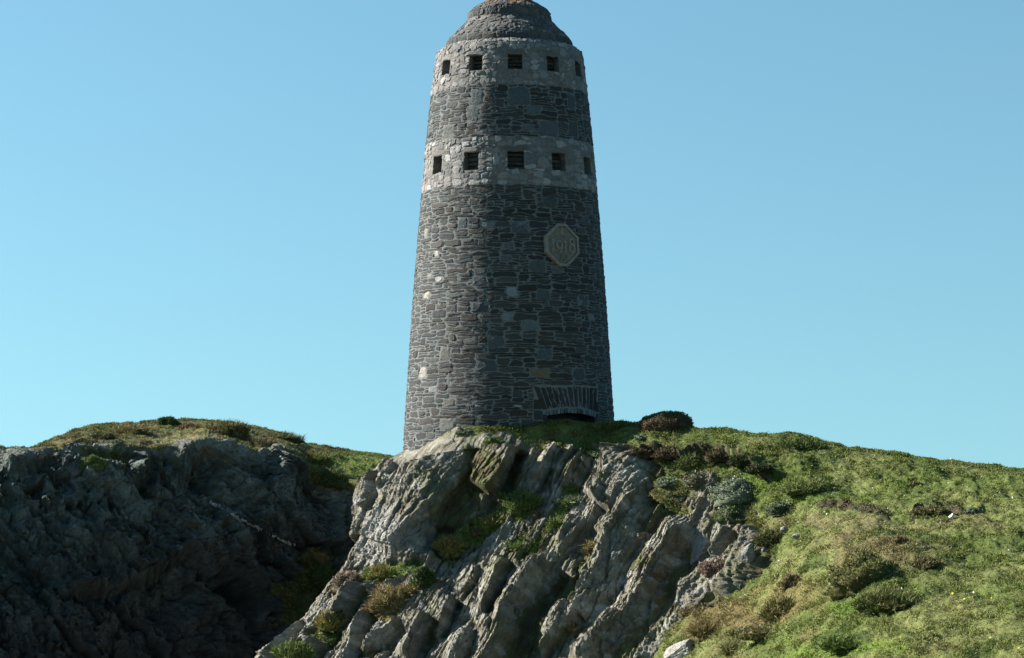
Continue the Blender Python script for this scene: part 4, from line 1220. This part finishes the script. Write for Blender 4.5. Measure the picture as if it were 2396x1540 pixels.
p_('thrift_cushion', 'cushion plant', 'low grey green cushion trailing to the right of the big cushion', 1838, 1190, 42, 20, 'cushion', GREY_G + DARKG, 1600, 0, (15, WH))
p_('thrift_cushion', 'cushion plant', 'small bright green cushion on the rock edge under the tower wall', 1155, 1034, 24, 17, 'cushion', BRIGHT, 900, 0)
p_('thrift_cushion', 'cushion plant', 'small dull green cushion against the foot of the tower', 1088, 1010, 22, 12, 'cushion', GREY_G + HEATH[:1], 700, 0)
p_('thrift_cushion', 'cushion plant', 'dark topped cushion beside the big squared block below the tower', 1380, 1070, 32, 17, 'cushion', GREY_G + DARKG, 1100, 0, (10, WH))
p_('thrift_cushion', 'cushion plant', 'flat pale cushion on the turf ledge right of the squared block', 1568, 1128, 34, 14, 'cushion', GREY_G, 900, 0)
p_('thrift_cushion', 'cushion plant', 'small cushion in the crack between two slabs at mid slope', 1206, 1430, 10, 14, 'cushion', GREY_G, 300, 0)
p_('thrift_cushion', 'cushion plant', 'round green cushion wedged among slabs low on the slope', 1285, 1405, 16, 15, 'cushion', GREY_G, 500, 0)
p_('thrift_cushion', 'cushion plant', 'small round dark green cushion on the lower left rock ledge', 791, 1440, 13, 16, 'cushion', DARKG, 400, 0)
p_('thrift_cushion', 'cushion plant', 'pale green cushion on top of the peat bank', 1504, 1062 - 40, 22, 9, 'cushion', GREY_G, 500, 0)
p_('grass_tuft', 'grass tuft', 'bushy bright green tuft standing out on the middle of the rock slope', 1224, 1188, 40, 36, 'tuft', BRIGHT, 1500, 0, sink=.15, leaf=.2)
p_('grass_tuft', 'grass tuft', 'green grass tuft below left of the bushy green tuft', 1150, 1225, 40, 20, 'tuft', BRIGHT + YELL, 900, 0)
p_('grass_tuft', 'grass tuft', 'straw yellow grass tuft under the overhanging buttress', 1050, 1280, 30, 22, 'tuft', YELL, 800, 0, leaf=.24)
p_('grass_tuft', 'grass tuft', 'bright green patch of grass below the bushy green tuft', 1206, 1288, 26, 16, 'tuft', BRIGHT, 600, 0)
p_('grass_tuft', 'grass tuft', 'green tuft in the upper gully between squared block and bushy tuft', 1335, 1180, 30, 18, 'tuft', BRIGHT + GREY_G, 800, 0)
p_('grass_tuft', 'grass tuft', 'small green tuft above the dark crevice at mid slope', 1310, 1225, 22, 14, 'tuft', BRIGHT, 500, 0)
p_('heather_clump', 'heather', 'small brown heather clump on the green ledge at mid slope', 1119, 1250, 15, 16, 'heather', HEATH, 500, 0)
p_('heather_clump', 'heather', 'dark heather clump right of the bushy green tuft', 1265, 1205, 20, 12, 'heather', HEATH, 450, 0)
p_('grass_tuft', 'grass tuft', 'pale green tuft on the ledge below the buttress', 895, 1348, 34, 22, 'tuft', BRIGHT + YELL, 800, 0)
p_('heather_clump', 'heather', 'pinkish brown heather clump at the left edge of the ledge', 822, 1362, 40, 30, 'heather', PINK + HEATH, 1100, 0, (60, (.30, .17, .17)))
p_('grass_tuft', 'grass tuft', 'rusty brown tussock hanging over its own dark shadow on the lower slope', 918, 1418, 50, 40, 'tussock', BROWNG, 1500, 0, sink=.1, leaf=.24)
p_('grass_tuft', 'grass tuft', 'deep green hanging clump beside the rusty tussock', 994, 1362, 26, 40, 'cushion', DARKG, 1100, 0, (6, WH), sink=.1, leaf=.08)
p_('grass_tuft', 'grass tuft', 'brown and green tussock next to the hanging green clump', 960, 1388, 22, 18, 'tussock', BROWNG, 500, 0)
p_('grass_tuft', 'grass tuft', 'bright green tuft at the bottom edge of the slope', 690, 1528, 42, 26, 'tuft', BRIGHT, 900, 0)
p_('grass_tuft', 'grass tuft', 'straw and green tuft on the lower left slabs', 768, 1455, 24, 26, 'tuft', YELL, 500, 0)
p_('grass_tuft', 'grass tuft', 'dark shaded tuft high in the gully', 745, 1345, 40, 34, 'tussock', DARKG, 700, 1, leaf=.2)
p_('grass_tuft', 'grass tuft', 'dark shaded tuft low in the gully', 712, 1410, 42, 34, 'tussock', DARKG + HEATH[:1], 700, 1, leaf=.2)
p_('heather_clump', 'heather', 'pink flowering heather between boulder and leaning slab', 1680, 1330, 36, 26, 'heather', PINK, 1100, 0, (160, (.30, .19, .18)), sink=.3)
p_('grass_tuft', 'grass tuft', 'dead brown grass in the crack beside the long slab', 1382, 1290, 12, 24, 'tuft', BROWNG, 300, 0)
p_('grass_tuft', 'grass tuft', 'reddish dry tuft between the lowest slabs', 1335, 1478, 20, 18, 'tuft', BROWNG, 300, 0)
p_('heather_mound', 'heather', 'large brown and green heather mound on the right hand slope', 2045, 1345, 108, 76, 'heather', BROWNG + HEATH + [(.09, .11, .035)], 5200, 0, (40, (.30, .27, .2)), sink=.5)
p_('heather_mound', 'heather', 'low brown heather behind the large heather mound', 2105, 1272, 48, 26, 'heather', HEATH + BROWNG, 1500, 0, sink=.5)
p_('heather_mound', 'heather', 'dark heather trailing right of the large heather mound', 2165, 1322, 46, 24, 'heather', HEATH + BROWNG[:2], 1400, 0, sink=.5)
p_('grass_tussock', 'tussock', 'wide dark tussock below the large heather mound', 2085, 1412, 76, 34, 'tussock', BROWNG + DARKG, 2400, 0, sink=.55)
p_('heather_clump', 'heather', 'small reddish heather clump between slab and large mound', 1862, 1362, 34, 26, 'heather', PINK + HEATH, 1000, 0, sink=.5)
p_('grass_tussock', 'tussock', 'brown tussock with a dark right side below the small reddish heather', 1838, 1430, 52, 34, 'tussock', BROWNG + DARKG[1:], 1600, 0, sink=.5)
p_('grass_tussock', 'tussock', 'heathery tussock in the lower right grass above the bright patch', 1800, 1482, 80, 18, 'heather', BROWNG + PINK[:2] + HEATH, 1900, 0, (60, (.3, .2, .19)), sink=.35)
p_('grass_tussock', 'tussock', 'small dark tussock at the bottom near the pale rocks', 1722, 1522, 26, 16, 'tussock', HEATH + DARKG, 600, 0)
p_('grass_tussock', 'tussock', 'brown tussock at the edge of the lowest slab', 1668, 1478, 50, 22, 'tussock', BROWNG, 1300, 0, sink=.35)
p_('heather_clump', 'heather', 'reddish heather fringe above the lowest slab', 1618, 1432, 26, 16, 'heather', PINK + BROWNG, 600, 0)
p_('grass_tussock', 'tussock', 'low green tussock at the lower right above the bottom edge', 1990, 1512, 60, 16, 'tuft', DARKG + BRIGHT, 1000, 0, sink=.4)
p_('grass_tussock', 'tussock', 'green tussock in front of the peat bank hollow', 1622, 1085, 34, 20, 'tuft', DARKG + BRIGHT, 900, 0, sink=.2)
p_('heather_clump', 'heather', 'brown heather on the bank by the white stone', 2175, 1196, 42, 12, 'heather', HEATH, 900, 0)
p_('heather_clump', 'heather', 'small dark heather patch high on the right slope', 2143, 1136, 14, 8, 'heather', HEATH + PINK[:1], 300, 0)
p_('thrift_cushion', 'cushion plant', 'pale green cushion right of the white stone', 2278, 1196, 22, 12, 'cushion', GREY_G, 500, 0)
p_('grass_tussock', 'tussock', 'dark green tussock on the skyline bank', 1880, 1046, 56, 13, 'tuft', DARKG, 1200, 0, sink=.45)
p_('grass_tussock', 'tussock', 'dark green tussock below the skyline bank', 1890, 1146, 52, 16, 'tuft', DARKG + BRIGHT[:1], 900, 0, sink=.35)
p_('grass_tussock', 'tussock', 'tussock at the right foot of the tower', 1428, 1006, 34, 14, 'tussock', YELL + DARKG, 700, 0)
p_('heather_clump', 'heather', 'grey heathery clump on the outcrop beside the big cushion', 1640, 1122, 32, 20, 'heather', HEATH + GREY_G, 800, 0)
p_('grass_tussock', 'tussock', 'dark tussock behind the leaning slab on the right', 1812, 1262, 36, 20, 'tussock', DARKG + HEATH, 800, 0)
for (bx, by, br, bh, lab, cc) in ((1505, 1058, 34, 20, 'dark heather clump at the left end of the peat bank', HEATH + DARKG[:1]), (1565, 1060, 36, 22, 'shaded heather clump hanging from the middle of the peat bank', HEATH),
                                  (1688, 1060, 38, 24, 'dark turf clump on the peat bank right of the small tussock', DARKG + HEATH), (1740, 1076, 34, 20, 'dark green clump where the peat bank bends down', DARKG),
                                  (1782, 1096, 28, 14, 'last dark green clump at the right end of the peat bank', DARKG)):
    p_('heather_clump', 'heather', lab, bx, by, br, bh * .8, 'heather', [tuple(.6 * q for q in c_) for c_ in cc], 900, 0, sink=.4)  # colours darkened: the bank's shade painted in along with its dark peat tone
# headland on the left
p_('thrift_cushion', 'cushion plant', 'bright green cushion hanging on the lip of the dark cliff', 214, 1088, 33, 24, 'cushion', BRIGHT, 1500, 1, sink=.1)
p_('thrift_cushion', 'cushion plant', 'grey green cushion right of the bright green cliff cushion', 272, 1052, 18, 24, 'cushion', GREY_G, 700, 1, sink=.1)
p_('gorse_bush', 'bush', 'small dark green bush on the left skyline', 392, 996, 26, 20, 'cushion', DARKG, 1300, 1, sink=.15, leaf=.09)
p_('heather_clump', 'heather', 'brown heather clump right of the skyline bush', 440, 1000, 26, 16, 'heather', HEATH, 800, 1)
p_('grass_tussock', 'tussock', 'golden brown grass hummock overhanging the headland edge', 520, 1012, 70, 26, 'tussock', BROWNG + YELL, 1900, 1, sink=.3)
p_('heather_clump', 'heather', 'dark heather clump on the headland edge above the cliff', 615, 1040, 44, 20, 'heather', HEATH, 1200, 1)
p_('grass_tuft', 'grass tuft', 'yellow green tuft at the right end of the dark cliff top', 738, 1082, 38, 26, 'tuft', YELL + BRIGHT, 1200, 1)
p_('grass_tussock', 'tussock', 'dark green tussock below the yellow green tuft', 768, 1122, 44, 26, 'tussock', DARKG, 1000, 1)
p_('heather_clump', 'heather', 'dark heather clump in the brown turf of the left headland', 235, 1024, 34, 14, 'heather', HEATH + DARKG, 800, 1)
p_('grass_tussock', 'tussock', 'dry grass tussock in the middle of the headland top', 300, 1012, 46, 16, 'tussock', BROWNG, 900, 1)
p_('grass_tussock', 'tussock', 'dark green tussock along the right part of the headland skyline', 660, 1022, 46, 14, 'tuft', DARKG, 800, 1)
print('plants', time.time() - T0)

# ---------------- loose stones and boulders
def boulder(name, label, px, py, rx, rz, col, ang=0, seed=0, sheet=0, cat='rock', flat=.7, sink=.3, cuts=9):
    j = hit(px, py, sheet); p, nrm = frame_at(j); m = p[1] / F
    nu_, nv_ = 72, 44
    a = np.linspace(0, 2 * pi, nu_, endpoint=False); e = np.linspace(-pi / 2 + .01, pi / 2 - .01, nv_); AA, EE = np.meshgrid(a, e)
    d = np.stack([np.cos(AA) * np.cos(EE), np.sin(AA) * np.cos(EE), np.sin(EE)], -1).reshape(-1, 3)
    r_ = np.random.default_rng(seed + 100)
    k = np.full(len(d), 1.15)
    for _ in range(cuts):
        nrm_ = r_.normal(size=3); nrm_ /= np.linalg.norm(nrm_); o_ = r_.uniform(.62, .95)
        dn = d @ nrm_; k = np.minimum(k, np.where(dn > .05, o_ / np.maximum(dn, .05), 9))
    k = k + .05 * fbm(d * 3 + seed, 4) + .015 * fbm(d * 11 + seed, 2)
    V = d * k[:, None] * np.array([rx * m, rx * m * flat, rz * m])
    ca, sa = cos(radians(ang)), sin(radians(ang)); V = np.stack([V[:, 0] * ca + V[:, 2] * sa, V[:, 1], -V[:, 0] * sa + V[:, 2] * ca], -1)
    ii = np.arange(nu_ * nv_).reshape(nv_, nu_); jj = np.roll(ii, -1, 1); q_ = np.stack([ii[:-1], jj[:-1], jj[1:], ii[1:]], -1).reshape(-1, 4)
    C = np.asarray(col) * (1 + .3 * fbm(d * 3.5 + seed + 9, 4))[:, None]
    o = mesh_np(name, V, [q_, np.arange(nu_)[::-1].copy()[None], ii[-1][None].copy()], M_rock, np.clip(C, .02, .9), None, False, tuple(p + np.array([0, .15 * rx * m, -sink * rz * m + rz * m * .35])))
    tag(o, label, cat); return o


boulder('boulder', 'pale rounded boulder standing at the top of the slabs on the right', 1646, 1300, 27, 48, (.30, .295, .275), 22, 3, flat=.8, sink=.1)
boulder('stone', 'small bright white stone lying in the grass on the right', 2226, 1214, 7, 10, (.75, .72, .66), 20, 5, sink=0, cat='stone')
boulder('stone', 'small grey stone by the slab under the right tussock', 1838, 1240 + 2, 10, 7, (.33, .32, .30), 10, 6, sink=0, cat='stone')
boulder('stone', 'grey stone beside the foot of the right leaning slab', 1888 - 20, 1278 - 20, 12, 8, (.28, .27, .25), 0, 8, sink=0, cat='stone')
boulder('boulder', 'pale weathered rock breaking the turf at the bottom edge', 1600, 1528, 44, 20, (.38, .36, .32), -20, 11, sink=.1)
boulder('boulder', 'grey leaning stone beside the right hand slab', 1752, 1310, 15, 30, (.27, .27, .255), 28, 12, sink=.1)
boulder('boulder', 'small lichened block at the foot of the right slab', 1790, 1290, 12, 13, (.24, .235, .215), 10, 14, sink=.1)

# quartz vein on the dark cliff
vn = [(490, 1174), (515, 1186), (540, 1200), (562, 1215), (585, 1226), (610, 1237), (640, 1253), (670, 1267), (700, 1280)]
pts = []
vx = np.interp(np.linspace(0, 1, 120), np.linspace(0, 1, len(vn)), [q_[0] for q_ in vn]); vy = np.interp(np.linspace(0, 1, 120), np.linspace(0, 1, len(vn)), [q_[1] for q_ in vn])
mb = MB()
prev = None
for i in range(120):
    j = hit(vx[i] , vy[i], 1, 4)
    p = SV[j] + SN[j] * .03 + np.array([0, -.10, 0])
    wd = (.030 + .034 * max(0, math.sin(i * .19) * .6 + random.uniform(-.3, .8))) 
    if random.random() < .07: prev = None
    ringp = np.array([p + np.array([0, 0, wd]), p - np.array([0, .05, 0]), p - np.array([0, 0, wd]), p + np.array([0, .08, 0])])
    if prev is not None and np.linalg.norm(prev.mean(0) - p) < 1.3:
        mb.add(np.concatenate([prev, ringp]), [(0, 1, 5, 4), (1, 2, 6, 5), (2, 3, 7, 6), (3, 0, 4, 7), (0, 3, 2, 1), (4, 5, 6, 7)], np.array([.55, .55, .52]) * random.uniform(.7, 1.1))
    prev = ringp
ve = mb.build('quartz_vein', M_rock, cl_o); tag(ve, 'thin white quartz vein slanting across the dark rock')

# ---------------- near ground under the viewer, sea to the horizon
gx = np.linspace(-60, 70, 90); gy = np.linspace(-60, 66, 90); X_, Y_ = np.meshgrid(gx, gy)
right = ss(-9, 3, X_ - (Y_ - 30) * -.05)
Zr = np.where(Y_ < 25, -1.75 - .0 * Y_, -1.75) - .12 * np.clip(Y_, 0, 40) * ss(0, 20, Y_) - .09 * np.clip(Y_ - 36, 0, 40) * 0
Zr = -1.75 - 4.6 * ss(0, 32, Y_) - 4.5 * ss(36, 50, Y_)
Zl = -1.75 - 16 * ss(8, 34, Y_)
Zg = Zl * (1 - right) + Zr * right - 1.0 * ss(40, 60, Y_) - 1.2 * ss(20, 34, Y_)
Zg = np.where(X_ < -20, Zg - 6 * ss(-20, -50, X_) , Zg)
Vg = np.stack([X_, Y_, Zg], -1).reshape(-1, 3); Vg[:, 2] += .25 * fbm(Vg * np.array([.3, .3, 0]), 4)
idx = np.arange(8100).reshape(90, 90); qg = np.stack([idx[:-1, :-1], idx[:-1, 1:], idx[1:, 1:], idx[1:, :-1]], -1).reshape(-1, 4)
cg = mixc((.09, .115, .03), (.12, .11, .05), ss(-.3, .4, fbm(Vg * .6, 3)))
steep = ss(-7, -10, Vg[:, 2]); cg = mixc(cg, (.12, .115, .10), steep)
gnd = mesh_np('ground', Vg, qg, M_turf, cg, None, True); tag(gnd, 'grassy ground of the near headland', kind='structure')
m = bpy.data.materials.new('sea_water'); m.use_nodes = True; b = m.node_tree.nodes['Principled BSDF']
b.inputs['Base Color'].default_value = (.02, .06, .08, 1); b.inputs['Roughness'].default_value = .25
nz_ = m.node_tree.nodes.new('ShaderNodeTexNoise'); nz_.inputs['Scale'].default_value = .2; bp_ = m.node_tree.nodes.new('ShaderNodeBump'); bp_.inputs['Distance'].default_value = .6
m.node_tree.links.new(nz_.outputs[0], bp_.inputs['Height']); m.node_tree.links.new(bp_.outputs[0], b.inputs['Normal'])
Vs = np.array([[-9000, -9000, -60], [9000, -9000, -60], [9000, 9000, -60], [-9000, 9000, -60]], float)
sea = mesh_np('sea', Vs, np.array([[0, 1, 2, 3]]), m); tag(sea, 'sea far below the headland', kind='structure')
print('done', time.time() - T0)
